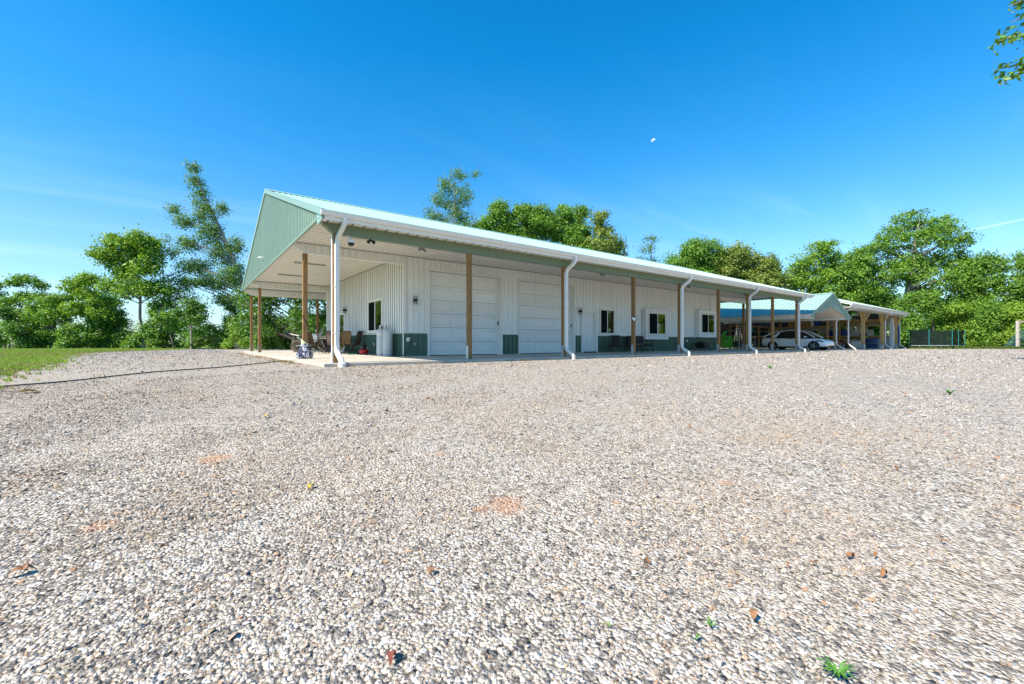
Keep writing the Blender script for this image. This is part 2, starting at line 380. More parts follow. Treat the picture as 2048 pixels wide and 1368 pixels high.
# lawn region on the left: signed mask, >0 is lawn
def lawn_mask(x, y):
    x = np.asarray(x, float); y = np.asarray(y, float)
    e = np.interp(y, [-14, -1.1, 3.8, 11, 17, 25, 33, 46, 60], [-7.4, -6.15, -6.25, -7.1, -7.7, -7.9, -5.4, -2.0, 0.0])
    e = e + 0.30 * bumps(x * 1.7, y * 1.7) + 0.22 * bumps(y * 3.1, x * 3.1)
    return e - x
rad = np.concatenate([np.linspace(0.0, 9, 61)[1:], np.geomspace(9.2, 60, 46), np.geomspace(66, 1500, 16)])
ang = np.linspace(0, 2 * np.pi, 217)[:-1]
gx = CAM[0] + np.outer(rad, np.cos(ang)); gy = CAM[1] + np.outer(rad, np.sin(ang))
V = np.concatenate([[[CAM[0], CAM[1], float(ground_z(CAM[0], CAM[1]))]], np.stack([gx, gy, ground_z(gx, gy)], -1).reshape(-1, 3)])
na = len(ang); q = np.arange(na); q2 = (q + 1) % na
F = [(1 + i * na + q, 1 + i * na + q2, 1 + (i + 1) * na + q2, 1 + (i + 1) * na + q) for i in range(len(rad) - 1)]
F = np.concatenate([np.stack(f, -1)[:, ::-1] for f in F]); F0 = np.stack([np.zeros(na, int), q + 1, q2 + 1, q2 + 1], -1)
gme = npmesh('gravel_ground', V, F[:, ::-1], True)
bm = bmesh.new(); bm.from_mesh(gme); bm.verts.ensure_lookup_table()
for i in range(na): bm.faces.new((bm.verts[0], bm.verts[1 + i], bm.verts[1 + (i + 1) % na]))
bmesh.ops.recalc_face_normals(bm, faces=bm.faces)
if sum(f.normal.z for f in bm.faces) < 0: bmesh.ops.reverse_faces(bm, faces=bm.faces)
bm.to_mesh(gme); bm.free()
VV = np.zeros(len(gme.vertices) * 3, np.float32); gme.vertices.foreach_get('co', VV); VV = VV.reshape(-1, 3)
a_ = gme.attributes.new('lawn', 'FLOAT', 'POINT'); lm = np.clip(lawn_mask(VV[:, 0], VV[:, 1]), -3, 3)
dd_ = depth(VV[:, 0], VV[:, 1]); wood = np.clip((dd_ - 44) / 3, 0, 1)
lm = np.maximum(lm, wood * 2 - 1 * (wood < .3) * 3); a_.data.foreach_set('value', lm.astype(np.float32))

CLAY = [tuple(at(*p)[:2]) + (r_,) for p, r_ in [((1010, 1065, 2.66), 0.15), ((960, 1075, 2.6), 0.06), ((200, 1110, 2.4), 0.10), ((430, 960, 3.5), 0.14), ((1450, 1035, 3.0), 0.06), ((330, 715, 17), 0.6), ((880, 945, 3.6), 0.07)]]
def gravel_material():
    m = bpy.data.materials.new('crushed_limestone_gravel'); m.use_nodes = True; t = m.node_tree; b = t.nodes['Principled BSDF']
    b.inputs['Roughness'].default_value = 0.9; b.inputs['Specular IOR Level'].default_value = 0.2
    co = N(t, 'ShaderNodeTexCoord').outputs['Object']
    wn = N(t, 'ShaderNodeTexNoise'); wn.inputs['Scale'].default_value = 30; L(t, co, wn.inputs['Vector'])
    wob = VM_(t, 'ADD', co, VM_(t, 'SCALE', wn.outputs['Color'])); wob.node.inputs[1].links[0].from_node.inputs[3].default_value = 0.012
    sep_ = N(t, 'ShaderNodeSeparateXYZ'); L(t, wob, sep_.inputs[0]); flat = N(t, 'ShaderNodeCombineXYZ'); L(t, sep_.outputs[0], flat.inputs[0]); L(t, sep_.outputs[1], flat.inputs[1])
    def vor(scale):
        n = N(t, 'ShaderNodeTexVoronoi', feature='F1'); n.voronoi_dimensions = '2D'; n.inputs['Scale'].default_value = scale; L(t, flat.outputs[0], n.inputs['Vector']); return n
    v1, v2 = vor(58), vor(120)
    s1 = N(t, 'ShaderNodeSeparateColor'); L(t, v1.outputs['Color'], s1.inputs[0])
    stone = RAMP_(t, s1.outputs[0], [(0.0, (0.064, 0.062, 0.063)), (0.14, (0.203, 0.194, 0.189)), (0.35, (0.445, 0.414, 0.360)), (0.62, (0.559, 0.495, 0.409)), (0.82, (0.699, 0.638, 0.561)), (1.0, (0.756, 0.741, 0.731))])
    s2 = N(t, 'ShaderNodeSeparateColor'); L(t, v2.outputs['Color'], s2.inputs[0])
    fines = RAMP_(t, s2.outputs[1], [(0.0, (0.190, 0.169, 0.145)), (0.5, (0.457, 0.388, 0.316)), (1.0, (0.673, 0.601, 0.516))])
    col = MIX_(t, M_(t, 'GREATER_THAN', s1.outputs[2], 0.45), stone, fines)
    gap = RAMP_(t, v1.outputs['Distance'], [(0.45, (1, 1, 1)), (0.72, (0.42, 0.37, 0.31))])  # shade between the stones, painted into the colour
    col = MIX_(t, 0.85, col, gap, 'MULTIPLY')
    v3 = vor(15); s3 = N(t, 'ShaderNodeSeparateColor'); L(t, v3.outputs['Color'], s3.inputs[0])
    spot = M_(t, 'MULTIPLY', M_(t, 'LESS_THAN', v3.outputs['Distance'], 0.36), M_(t, 'GREATER_THAN', s3.outputs[0], 0.60))
    col = MIX_(t, M_(t, 'MULTIPLY', spot, 0.72), col, RAMP_(t, s3.outputs[1], [(0.0, (0.07, 0.065, 0.06)), (0.6, (0.16, 0.15, 0.14)), (0.66, (0.46, 0.43, 0.39)), (1.0, (0.56, 0.53, 0.49))]))  # speckle painted in place of the far stones' shadows and contrast
    big = N(t, 'ShaderNodeTexNoise'); big.inputs['Scale'].default_value = 0.45; big.inputs['Detail'].default_value = 5; big.inputs['Roughness'].default_value = 0.6; L(t, co, big.inputs['Vector'])
    col = MIX_(t, RAMP_(t, big.outputs[0], [(0.42, (0, 0, 0)), (0.62, (0.7, 0.7, 0.7))]), col, MIX_(t, 0.4, col, (0.50, 0.39, 0.28)))
    edge = N(t, 'ShaderNodeTexNoise'); edge.inputs['Scale'].default_value = 5.5; edge.inputs['Detail'].default_value = 7; edge.inputs['Roughness'].default_value = 0.7; L(t, co, edge.inputs['Vector'])
    tot = None
    for cx, cy, r_ in CLAY:
        sx = N(t, 'ShaderNodeSeparateXYZ'); L(t, co, sx.inputs[0])
        dx = M_(t, 'SUBTRACT', sx.outputs[0], float(cx)); dy = M_(t, 'SUBTRACT', sx.outputs[1], float(cy))
        g = M_(t, 'SUBTRACT', 1.0, M_(t, 'DIVIDE', M_(t, 'SQRT', M_(t, 'ADD', M_(t, 'MULTIPLY', dx, dx), M_(t, 'MULTIPLY', dy, dy))), r_ * 1.6), clamp=True)
        tot = g if tot is None else M_(t, 'MAXIMUM', tot, g)
    cm = RAMP_(t, M_(t, 'ADD', M_(t, 'MULTIPLY', tot, 0.75), M_(t, 'MULTIPLY', edge.outputs[0], 0.62)), [(0.60, (0, 0, 0)), (0.80, (0.8, 0.8, 0.8))])
    clayc = RAMP_(t, edge.outputs[0], [(0.3, (0.42, 0.19, 0.085)), (0.7, (0.58, 0.33, 0.18))])
    col = MIX_(t, cm, col, MIX_(t, 0.7, col, clayc))
    # lawn
    at_ = N(t, 'ShaderNodeAttribute', attribute_name='lawn')
    gm = RAMP_(t, M_(t, 'ADD', M_(t, 'MULTIPLY', at_.outputs['Fac'], 0.8), M_(t, 'ADD', -0.2, M_(t, 'MULTIPLY', edge.outputs[0], 1.4))), [(0.42, (0, 0, 0)), (0.62, (1, 1, 1))])
    gn_ = N(t, 'ShaderNodeTexNoise'); gn_.inputs['Scale'].default_value = 2.2; gn_.inputs['Detail'].default_value = 8; gn_.inputs['Roughness'].default_value = 0.75; L(t, co, gn_.inputs['Vector'])
    grass = RAMP_(t, gn_.outputs[0], [(0.32, (0.30, 0.185, 0.095)), (0.44, (0.11, 0.15, 0.028)), (0.6, (0.13, 0.25, 0.03)), (0.8, (0.20, 0.33, 0.05))])
    col = MIX_(t, gm, col, grass)
    L(t, col, b.inputs['Base Color'])
    h = M_(t, 'ADD', M_(t, 'MULTIPLY', M_(t, 'SUBTRACT', 0.7, v1.outputs['Distance']), M_(t, 'ADD', 0.4, s1.outputs[1])), M_(t, 'MULTIPLY', v2.outputs['Distance'], -0.25))
    bp = N(t, 'ShaderNodeBump'); bp.inputs['Strength'].default_value = 0.9; bp.inputs['Distance'].default_value = 0.018
    L(t, h, bp.inputs['Height']); L(t, bp.outputs[0], b.inputs['Normal'])
    return m
ground = struct(obj('ground', gme, gravel_material()))

# ------------------------------------------------------------------ scattered stuff (geometry nodes)
def scatter(name, pts, scl, rot, tint, idx, protos, m, label, cat):
    me = bpy.data.meshes.new(name); n = len(pts); me.vertices.add(n); me.vertices.foreach_set('co', np.asarray(pts, np.float32).ravel())
    for an, ty, key, arr in (('scl', 'FLOAT_VECTOR', 'vector', scl), ('rot', 'FLOAT_VECTOR', 'vector', rot), ('tint', 'FLOAT_VECTOR', 'vector', tint)):
        a = me.attributes.new(an, ty, 'POINT'); a.data.foreach_set(key, np.asarray(arr, np.float32).ravel())
    a = me.attributes.new('pidx', 'INT', 'POINT'); a.data.foreach_set('value', np.asarray(idx, np.int32))
    me.update()
    o = obj(name, me, m)
    g = bpy.data.node_groups.new(name + '_nodes', 'GeometryNodeTree')
    g.interface.new_socket('Geometry', in_out='INPUT', socket_type='NodeSocketGeometry'); g.interface.new_socket('Geometry', in_out='OUTPUT', socket_type='NodeSocketGeometry')
    gi = g.nodes.new('NodeGroupInput'); go = g.nodes.new('NodeGroupOutput'); jn = g.nodes.new('GeometryNodeJoinGeometry')
    for p in protos:
        oi = g.nodes.new('GeometryNodeObjectInfo'); oi.inputs['Object'].default_value = p; oi.inputs['As Instance'].default_value = True
        g.links.new(oi.outputs['Geometry'], jn.inputs[0])
    ip = g.nodes.new('GeometryNodeInstanceOnPoints'); ip.inputs['Pick Instance'].default_value = True
    def attr(nm, ty):
        a = g.nodes.new('GeometryNodeInputNamedAttribute'); a.data_type = ty; a.inputs['Name'].default_value = nm; return a.outputs['Attribute']
    e2r = g.nodes.new('FunctionNodeEulerToRotation'); g.links.new(attr('rot', 'FLOAT_VECTOR'), e2r.inputs[0])
    g.links.new(gi.outputs[0], ip.inputs['Points']); g.links.new(jn.outputs[0], ip.inputs['Instance'])
    g.links.new(attr('pidx', 'INT'), ip.inputs['Instance Index']); g.links.new(e2r.outputs[0], ip.inputs['Rotation'])
    g.links.new(attr('scl', 'FLOAT_VECTOR'), ip.inputs['Scale']); g.links.new(ip.outputs[0], go.inputs[0])
    md_ = o.modifiers.new('scatter', 'NODES'); md_.node_group = g
    return stuff(o, label, cat)
def tint_mat(name, rough, spec=0.3, bump=0.0, trans=0.0):
    m = bpy.data.materials.new(name); m.use_nodes = True; t = m.node_tree; b = t.nodes['Principled BSDF']
    a = N(t, 'ShaderNodeAttribute', attribute_name='tint', attribute_type='INSTANCER')
    co = N(t, 'ShaderNodeTexCoord'); n = N(t, 'ShaderNodeTexNoise'); n.inputs['Scale'].default_value = 2.2; n.inputs['Detail'].default_value = 4; L(t, co.outputs['Object'], n.inputs['Vector'])
    v = RAMP_(t, n.outputs[0], [(0.3, (0.78, 0.78, 0.78)), (0.7, (1.12, 1.12, 1.12))])
    col = MIX_(t, 1.0, a.outputs['Color'], v, 'MULTIPLY'); L(t, col, b.inputs['Base Color'])
    b.inputs['Roughness'].default_value = rough; b.inputs['Specular IOR Level'].default_value = spec
    if trans:
        tl = N(t, 'ShaderNodeBsdfTranslucent'); L(t, col, tl.inputs[0]); mx = N(t, 'ShaderNodeMixShader'); mx.inputs[0].default_value = trans
        L(t, b.outputs[0], mx.inputs[1]); L(t, tl.outputs[0], mx.inputs[2]); L(t, mx.outputs[0], t.nodes['Material Output'].inputs[0])
    return m
def proto(name, me, m):
    me.materials.append(m); return bpy.data.objects.new(name, me)      # never linked: only a shape for the scatter
STONEM = tint_mat('limestone_chip', 0.85, 0.2)
stones = []
for k in range(7):
    bm = bmesh.new(); r_ = np.random.default_rng(50 + k)
    for q in range(11):
        p = r_.normal(0, 1, 3); p /= np.linalg.norm(p); p *= 0.55 * r_.uniform(0.85, 1.1) * np.array([1.3, 0.95, 0.60])
        bm.verts.new(p)
    bmesh.ops.convex_hull(bm, input=bm.verts)
    me = bpy.data.meshes.new('stone'); bm.to_mesh(me); bm.free(); stones.append(proto('stone_shape', me, STONEM))
def clay_at(x, y):
    s_ = np.zeros_like(x)
    for cx, cy, r_ in CLAY: s_ = np.maximum(s_, 1 - np.hypot(x - cx, y - cy) / (r_ * 1.1))
    return np.clip(s_, 0, 1)
n0 = 3000000
d_ = 0.7 + 15.3 * np.sqrt(rng.uniform(0, 1, n0)); s_ = d_ * rng.uniform(-1.36, 1.36, n0) + rng.uniform(-.6, .6, n0)
x = CAM[0] + d_ * FW[0] + s_ * RT[0]; y = CAM[1] + d_ * FW[1] + s_ * RT[1]
keep = rng.uniform(0, 1, n0) < np.interp(d_, [0, 2.2, 4, 7, 11, 16], [1, 1, 0.55, 0.17, 0.05, 0.018])
keep &= rng.uniform(0, 1, n0) > 0.88 * np.clip((clay_at(x, y) + 0.35 * bumps(x * 17, y * 17)) * 1.6, 0, 1)
def tracks(x, y):                   # wheel tracks: bands of packed fines curving across the yard
    d = depth(x, y); s0 = side(x, y); m = np.zeros_like(d)
    for a, b_, c2 in ((-2.6, 0.55, -0.02), (-1.1, 0.55, -0.02), (0.5, 0.9, -0.03), (2.0, 0.9, -0.03), (-5.6, 0.45, 0.0), (-4.1, 0.45, 0.0)):
        m = np.maximum(m, np.exp(-((s0 - (a + b_ * d + c2 * d * d) + 0.12 * bumps(x * 2, y * 2)) / 0.30) ** 2))
    return m
patch = bumps(x * 2.3, y * 2.3) + 0.7 * bumps(x * 5.1 + 9, y * 5.1)
keep &= rng.uniform(0, 1, n0) > np.clip(0.2 - 0.9 * patch, 0, 0.72)
keep &= rng.uniform(0, 1, n0) > 0.78 * tracks(x, y)
keep &= (y < -0.85) & (lawn_mask(x, y) < rng.normal(0.1, 0.25, n0))
x, y, d_, patch = x[keep], y[keep], d_[keep], patch[keep]; n1 = len(x)
size = np.exp(rng.normal(math.log(0.0080), 0.46, n1)) * np.clip(1 + 0.35 * patch, 0.7, 1.5); size = np.clip(size, 0.0035, 0.036)
size *= np.interp(d_, [2, 5, 10, 16], [1.0, 1.25, 1.7, 2.3])
z = ground_z(x, y) + size * rng.uniform(-0.12, 0.20, n1)
sc3 = size[:, None] * rng.uniform(0.75, 1.3, (n1, 3))
rot = np.stack([rng.normal(0, 0.42, n1), rng.normal(0, 0.42, n1), rng.uniform(0, 6.28, n1)], -1)
pal = np.array([(0.442, 0.408, 0.356), (0.378, 0.323, 0.291), (0.272, 0.245, 0.236), (0.428, 0.351, 0.267), (0.494, 0.458, 0.431), (0.157, 0.142, 0.141), (0.413, 0.297, 0.206), (0.346, 0.318, 0.317), (0.442, 0.254, 0.150)])
stain = np.clip(0.22 + 0.45 * tracks(x, y) + 0.25 * np.clip((3.2 - d_) / 2, 0, 1) * (side(x, y) < 0.6) + 1.3 * bumps(x * 0.55 + 4, y * 0.55) + 0.6 * bumps(x * 1.3, y * 1.3 + 2) - 0.06 * side(x, y), 0, 0.65)[:, None]
tint = pal[rng.choice(len(pal), n1, p=[.23, .18, .12, .15, .13, .06, .06, .06, .01])] * rng.uniform(0.85, 1.12, (n1, 1)); tint = tint * (1 - stain * np.array([[0.08, 0.20, 0.36]]))
# larger chips lying on the surface farther out
n2 = 90000; d2 = 9 + 34 * rng.uniform(0, 1, n2) ** 0.8; s2_ = d2 * rng.uniform(-1.3, 1.3, n2); xb_ = CAM[0] + d2 * FW[0] + s2_ * RT[0]; yb_ = CAM[1] + d2 * FW[1] + s2_ * RT[1]
k2 = ((yb_ < -0.8) | (xb_ < -0.7) | (xb_ > 58)) & (lawn_mask(xb_, yb_) < -0.1) & (d2 < 43)
xb_, yb_, d2 = xb_[k2], yb_[k2], d2[k2]; n2 = len(xb_); sz2 = np.exp(rng.normal(math.log(0.022), 0.35, n2)) * np.interp(d2, [9, 30], [1, 1.7])
x = np.concatenate([x, xb_]); y = np.concatenate([y, yb_]); z = np.concatenate([z, ground_z(xb_, yb_) + sz2 * 0.15]); sc3 = np.concatenate([sc3, sz2[:, None] * rng.uniform(0.75, 1.3, (n2, 3))])
rot = np.concatenate([rot, np.stack([rng.normal(0, 0.4, n2), rng.normal(0, 0.4, n2), rng.uniform(0, 6.28, n2)], -1)]); tint = np.concatenate([tint, pal[rng.choice(len(pal), n2, p=[.2, .15, .15, .1, .2, .12, .03, .05, .0])]]); n1 = len(x)
gravel = scatter('gravel', np.stack([x, y, z], -1), sc3, rot, tint, rng.integers(0, 7, n1), stones, STONEM, 'pale grey and tan crushed stone covering the yard', 'gravel')

GRASSM = tint_mat('grass_blade', 0.6, 0.3, trans=0.35)
tufts = []
for k in range(4):
    r_ = np.random.default_rng(80 + k); vs = []; fs = []
    for i in range(9):
        a = r_.uniform(0, 6.28); b0 = r_.normal(0, 0.28, 2); h = r_.uniform(0.5, 1.0); ln = r_.uniform(0.15, 0.6); w = 0.05
        dx, dy = math.cos(a), math.sin(a); px_, py_ = -dy * w, dx * w; b_ = len(vs)
        vs += [(b0[0] - px_, b0[1] - py_, 0), (b0[0] + px_, b0[1] + py_, 0), (b0[0] + dx * ln * .4 + px_ * .8, b0[1] + dy * ln * .4 + py_ * .8, h * .65),
               (b0[0] + dx * ln * .4 - px_ * .8, b0[1] + dy * ln * .4 - py_ * .8, h * .65), (b0[0] + dx * ln, b0[1] + dy * ln, h)]
        fs += [(b_, b_ + 1, b_ + 2, b_ + 3), (b_ + 3, b_ + 2, b_ + 4)]
    me = bpy.data.meshes.new('tuft'); me.from_pydata(vs, [], fs); tufts.append(proto('tuft_shape', me, GRASSM))
n0 = 260000
y = -6 + 54 * rng.uniform(0, 1, n0) ** 1.25; x = -5 - (2 + 0.75 * (y + 8)) * rng.uniform(-0.25, 1, n0)
mk = lawn_mask(x, y); dl = depth(x, y)
keep = (mk > rng.normal(0.15, 0.45, n0)) & (dl > 3) & (dl < 46) & (np.abs(side(x, y)) < dl * 1.45 + 1)
bare = bumps(x * 0.9 + 3, y * 0.9); keep &= rng.uniform(0, 1, n0) > np.clip(0.10 - 2.2 * (bare + 0.16), 0, 0.93)
x, y, dl = x[keep], y[keep], dl[keep]; n1 = len(x)
gh = rng.uniform(0.05, 0.11, n1) * np.interp(dl, [5, 40], [1, 1.5])
hue = rng.uniform(0, 1, (n1, 1)); tint = (1 - hue) * np.array([[0.17, 0.30, 0.025]]) + hue * np.array([[0.34, 0.46, 0.06]])
dry = rng.uniform(0, 1, n1) < np.clip(0.10 - 1.6 * (bumps(x * 0.9 + 3, y * 0.9) + 0.05), 0.05, 0.6); tint[dry] = (0.34, 0.27, 0.11)
scatter('grass', np.stack([x, y, ground_z(x, y) - 0.005], -1), np.stack([gh * 1.5, gh * 1.5, gh], -1), np.stack([np.zeros(n1), np.zeros(n1), rng.uniform(0, 6.28, n1)], -1), tint,
        rng.integers(0, 4, n1), tufts, GRASSM, 'short green lawn grass left of the gravel yard', 'grass')
# rough verge of taller grass where the yard meets the woods on the right, weeds at the slab
n0 = 16000
dv = rng.uniform(43.5, 47.5, n0); sv = rng.uniform(20, 62, n0)
x = CAM[0] + dv * FW[0] + sv * RT[0]; y = CAM[1] + dv * FW[1] + sv * RT[1]
keep = (x > 57.5); x, y = x[keep], y[keep]; n1 = len(x); gh = rng.uniform(0.12, 0.34, n1)
hue = rng.uniform(0, 1, (n1, 1)); tint = (1 - hue) * np.array([[0.07, 0.15, 0.02]]) + hue * np.array([[0.19, 0.25, 0.05]])
scatter('tall_grass', np.stack([x, y, ground_z(x, y) - 0.01], -1), np.stack([gh, gh, gh], -1), np.stack([np.zeros(n1), np.zeros(n1), rng.uniform(0, 6.28, n1)], -1), tint,
        rng.integers(0, 4, n1), tufts, GRASSM, 'strip of taller grass where the gravel meets the right hand woods', 'grass')
# ------------------------------------------------------------------ concrete
VW, VB, VP, UW, UE = 3.63, 14.70, 18.29, 3.45, 26.40
ZS = 3.755; SLOPE = 0.332; EY, EZ, RY = -0.38, 3.79, 9.17; RZ = EZ + SLOPE * (RY - EY)
X0, X1 = -0.37, 31.43
patio = struct(MB().box(-0.28, 30.9, -0.28, 18.6, -0.34, -0.125).build('concrete_patio', CONC))
xs = [-0.30, 4.1, 8.25, 12.4, 15.95, 19.6, 22.9, 26.2, 30.9]
for a, b in zip(xs[:-1], xs[1:]): MB().box(a + 0.004, b - 0.004, -0.30, VW + 0.02, -0.124, 0.0).build('slab', CONC, patio, bevel=0.008)
for a, b in zip([VW + 0.028, 7.3, 11.0, 14.7], [7.292, 10.992, 14.692, 18.62]): MB().box(-0.30, UW + 0.02, a, b, -0.124, 0.0).build('slab', CONC, patio, bevel=0.008)
MB().box(UW + 0.03, UE, VB, 18.62, -0.124, 0.0).build('slab', CONC, patio, bevel=0.008)
MB().box(UE, 30.9, VW + 0.03, 18.62, -0.124, 0.0).build('slab', CONC, patio, bevel=0.008)
MB().box(UW + 0.03, UE - 0.01, VW + 0.03, VB - 0.01, -0.124, 0.0).build('slab', CONC, patio)
slab2 = struct(MB().box(31.0, 57.0, -0.55, 13.0, -0.34, -0.182).build('concrete_apron', CONC))
for i in range(6):
    for j in range(3): MB().box(31.0 + i * 4.333, 31.0 + (i + 1) * 4.333 - 0.008, -0.55 + j * 4.515, -0.55 + (j + 1) * 4.515 - 0.008, -0.18, -0.07).build('slab', CONC, slab2, bevel=0.008)

# ------------------------------------------------------------------ the long barn
barn = thing('barn', 'long white metal barn with pale green roof and wraparound porch', 'barn')
XAX, YAX, ZAX = (1, 0, 0), (0, 1, 0), (0, 0, 1)
cs = math.hypot(1, SLOPE); c_, s_n = 1 / cs, SLOPE / cs
def roof_z(y): return EZ + SLOPE * ((y - EY) if y <= RY else (2 * RY - EY - y))
# front wall
seg_full = [(UW, 4.42), (7.98, 8.87), (12.45, 12.93), (13.97, 14.24), (15.51, 17.82), (20.04, 23.48), (25.65, UE)]
seg_over = [(4.42, 7.98, 3.40), (8.87, 12.45, 3.40), (12.93, 13.97, 2.17), (14.24, 15.51, 2.34), (17.82, 20.04, 2.44), (23.48, 25.65, 2.60)]
fw = MB()
for a, b in seg_full: fw.box(a, b, VW + 0.03, VW + 0.12, 0.0, ZS)
for a, b, z in seg_over: fw.box(a, b, VW + 0.03, VW + 0.12, z, ZS)
for a, b, z in [(14.24, 15.51, 0.93), (17.82, 20.04, 0.75), (23.48, 25.65, 0.90)]: fw.box(a, b, VW + 0.03, VW + 0.12, 0.0, z)
front = fw.build('front_wall', WHITE, barn)
for a, b in seg_full: panel_run('siding_panel', WHITE_P, front, (a, VW + 0.025, 0.895), XAX, ZAX, b - a, ZS - 0.895)
for a, b, z in seg_over: panel_run('siding_panel', WHITE_P, front, (a, VW + 0.025, z), XAX, ZAX, b - a, ZS - z)
for a, b in [(UW, 4.42), (7.98, 8.87), (12.45, 12.93), (13.97, UE)]: panel_run('wainscot_panel', DADO_P, front, (a, VW + 0.025, 0.012), XAX, ZAX, b - a, 0.86)
for a, b in [(UW + 0.02, 4.36), (8.04, 8.81), (12.51, 12.87), (14.03, UE)]: MB().box(a, b, VW - 0.012, VW + 0.03, 0.872, 0.898).build('wainscot_cap', WHITE, front)
MB().box(UW - 0.03, UW + 0.07, VW - 0.014, VW + 0.02, 0.90, ZS - 0.02).build('corner_trim', WHITE, front); MB().box(UE - 0.07, UE + 0.02, VW - 0.014, VW + 0.03, 0.90, ZS - 0.02).build('corner_trim', WHITE, front)
MB().box(UW, UE, VW + 0.02, VW + 0.06, ZS - 0.03, ZS - 0.002).build('soffit_trim', WHITE, front)
# end wall under the gable porch
seg_e = [(VW + 0.04, 5.85), (7.69, 11.25), (13.05, VB)]
ew = MB()
for a, b in seg_e: ew.box(UW + 0.03, UW + 0.12, a, b, 0, ZS)
ew.box(UW + 0.03, UW + 0.12, 5.85, 7.69, 2.40, ZS).box(UW + 0.03, UW + 0.12, 5.85, 7.69, 0, 0.92).box(UW + 0.03, UW + 0.12, 11.25, 13.05, 2.08, ZS)
endw = ew.build('end_wall', WHITE, barn)
EXN = (0, -1, 0)
for a, b in seg_e: panel_run('siding_panel', WHITE_P, endw, (UW + 0.025, b, 0.895), EXN, ZAX, b - a, ZS - 0.895)
panel_run('siding_panel', WHITE_P, endw, (UW + 0.025, 7.69, 2.40), EXN, ZAX, 1.84, ZS - 2.40)
panel_run('siding_panel', WHITE_P, endw, (UW + 0.025, 13.05, 2.08), EXN, ZAX, 1.80, ZS - 2.08)
for a, b in [(VW + 0.04, 11.25), (13.05, VB)]: panel_run('wainscot_panel', DADO_P, endw, (UW + 0.025, b, 0.012), EXN, ZAX, b - a, 0.86)
for a, b in [(VW + 0.05, 11.2), (13.1, VB)]: MB().box(UW - 0.012, UW + 0.03, a, b, 0.872, 0.898).build('wainscot_cap', WHITE, endw)
MB().box(UW - 0.036, UW - 0.031, VW - 0.010, VW + 0.09, 0.90, ZS - 0.31).build('corner_trim', WHITE, endw); MB().box(UW - 0.03, UW + 0.02, VB - 0.08, VB + 0.03, 0.0, ZS - 0.02).build('corner_trim', WHITE, endw)
# unseen back and far walls close the building
MB().box(UW, UE, VB - 0.1, VB, 0, ZS).build('back_wall', WHITE, barn); MB().box(UE - 0.1, UE - 0.002, VW + 0.13, VB - 0.11, 0, ZS).build('far_wall', WHITE, barn)
MB().box(UW + 0.13, UE - 0.12, VW + 0.14, VB - 0.12, ZS + 0.02, ZS + 0.06).build('ceiling', DARK, barn)
MB().box(UW + 0.2, UE - 0.2, 6.4, 6.5, 0.01, ZS).build('inner_wall', DARK, barn)

# roof: deck, sheets, ridge cap, rakes, fascia, gutter
dk = MB().prism([(EY + 0.02, EZ - 0.03), (RY, RZ - 0.03), (2 * RY - EY - 0.02, EZ - 0.03), (2 * RY - EY - 0.02, EZ - 0.09), (RY, RZ - 0.12), (EY + 0.02, EZ - 0.09)], 'x', X0 + 0.03, X1 - 0.03)
roof = dk.build('roof', RAKEG, barn)
slen = (RY - EY) * cs
panel_run('roof_panel', ROOF_P, roof, (X0, EY - 0.03, EZ - 0.01), XAX, (0, c_, s_n), X1 - X0, slen + 0.03, h=0.024)
panel_run('roof_panel', ROOF_P, roof, (X1, 2 * RY - EY + 0.03, EZ - 0.01), (-1, 0, 0), (0, -c_, s_n), X1 - X0, slen + 0.03, h=0.024)
MB().prism([(RY - 0.18, RZ - 0.03), (RY, RZ + 0.05), (RY + 0.18, RZ - 0.03), (RY + 0.18, RZ - 0.015), (RY, RZ + 0.07), (RY - 0.18, RZ - 0.015)], 'x', X0 - 0.02, X1 + 0.02).build('ridge_cap', ROOF_P, roof)
for xa, xb in ((X0 - 0.035, X0 + 0.05), (X1 - 0.05, X1 + 0.035)):
    for sg in (0, 1):
        ys = [EY - 0.05, RY] if sg == 0 else [2 * RY - EY + 0.05, RY]
        zt = [EZ + SLOPE * (ys[0] - EY if sg == 0 else 2 * RY - EY - ys[0]), RZ]
        MB().prism([(ys[0], zt[0] + 0.035), (ys[1], zt[1] + 0.035), (ys[1], zt[1] - 0.13), (ys[0], zt[0] - 0.13)], 'x', xa, xb).build('rake_trim', RAKEG, roof)
for yy, sg in ((EY, 1), (2 * RY - EY, -1)):
    MB().box(X0 + 0.06, X1 - 0.06, min(yy - sg * 0.012, yy + sg * 0.02), max(yy - sg * 0.012, yy + sg * 0.02), 3.565, EZ - 0.095).build('fascia', WHITE, roof)
gut = MB().prism([(EY - 0.016, 3.655), (EY - 0.085, 3.655), (EY - 0.105, 3.69), (EY - 0.125, 3.735), (EY - 0.132, 3.775), (EY - 0.115, 3.775), (EY - 0.105, 3.74), (EY - 0.085, 3.70), (EY - 0.07, 3.675), (EY - 0.016, 3.675)], 'x', X0 - 0.03, X1 + 0.03)
gut.build('gutter', VINYL, roof)
for xx in (X0 - 0.034, X1 + 0.031): MB().prism([(EY - 0.014, 3.65), (EY - 0.09, 3.65), (EY - 0.135, 3.74), (EY - 0.135, 3.78), (EY - 0.014, 3.78)], 'x', xx, xx + 0.003).build('gutter_end_cap', VINYL, roof)
panel_run('eave_soffit_panel', EAVE_P, roof, (X1 - 0.06, EY + 0.022, 3.60), (-1, 0, 0), YAX, X1 - X0 - 0.12, -EY - 0.045, pitch=0.305, h=-0.035)
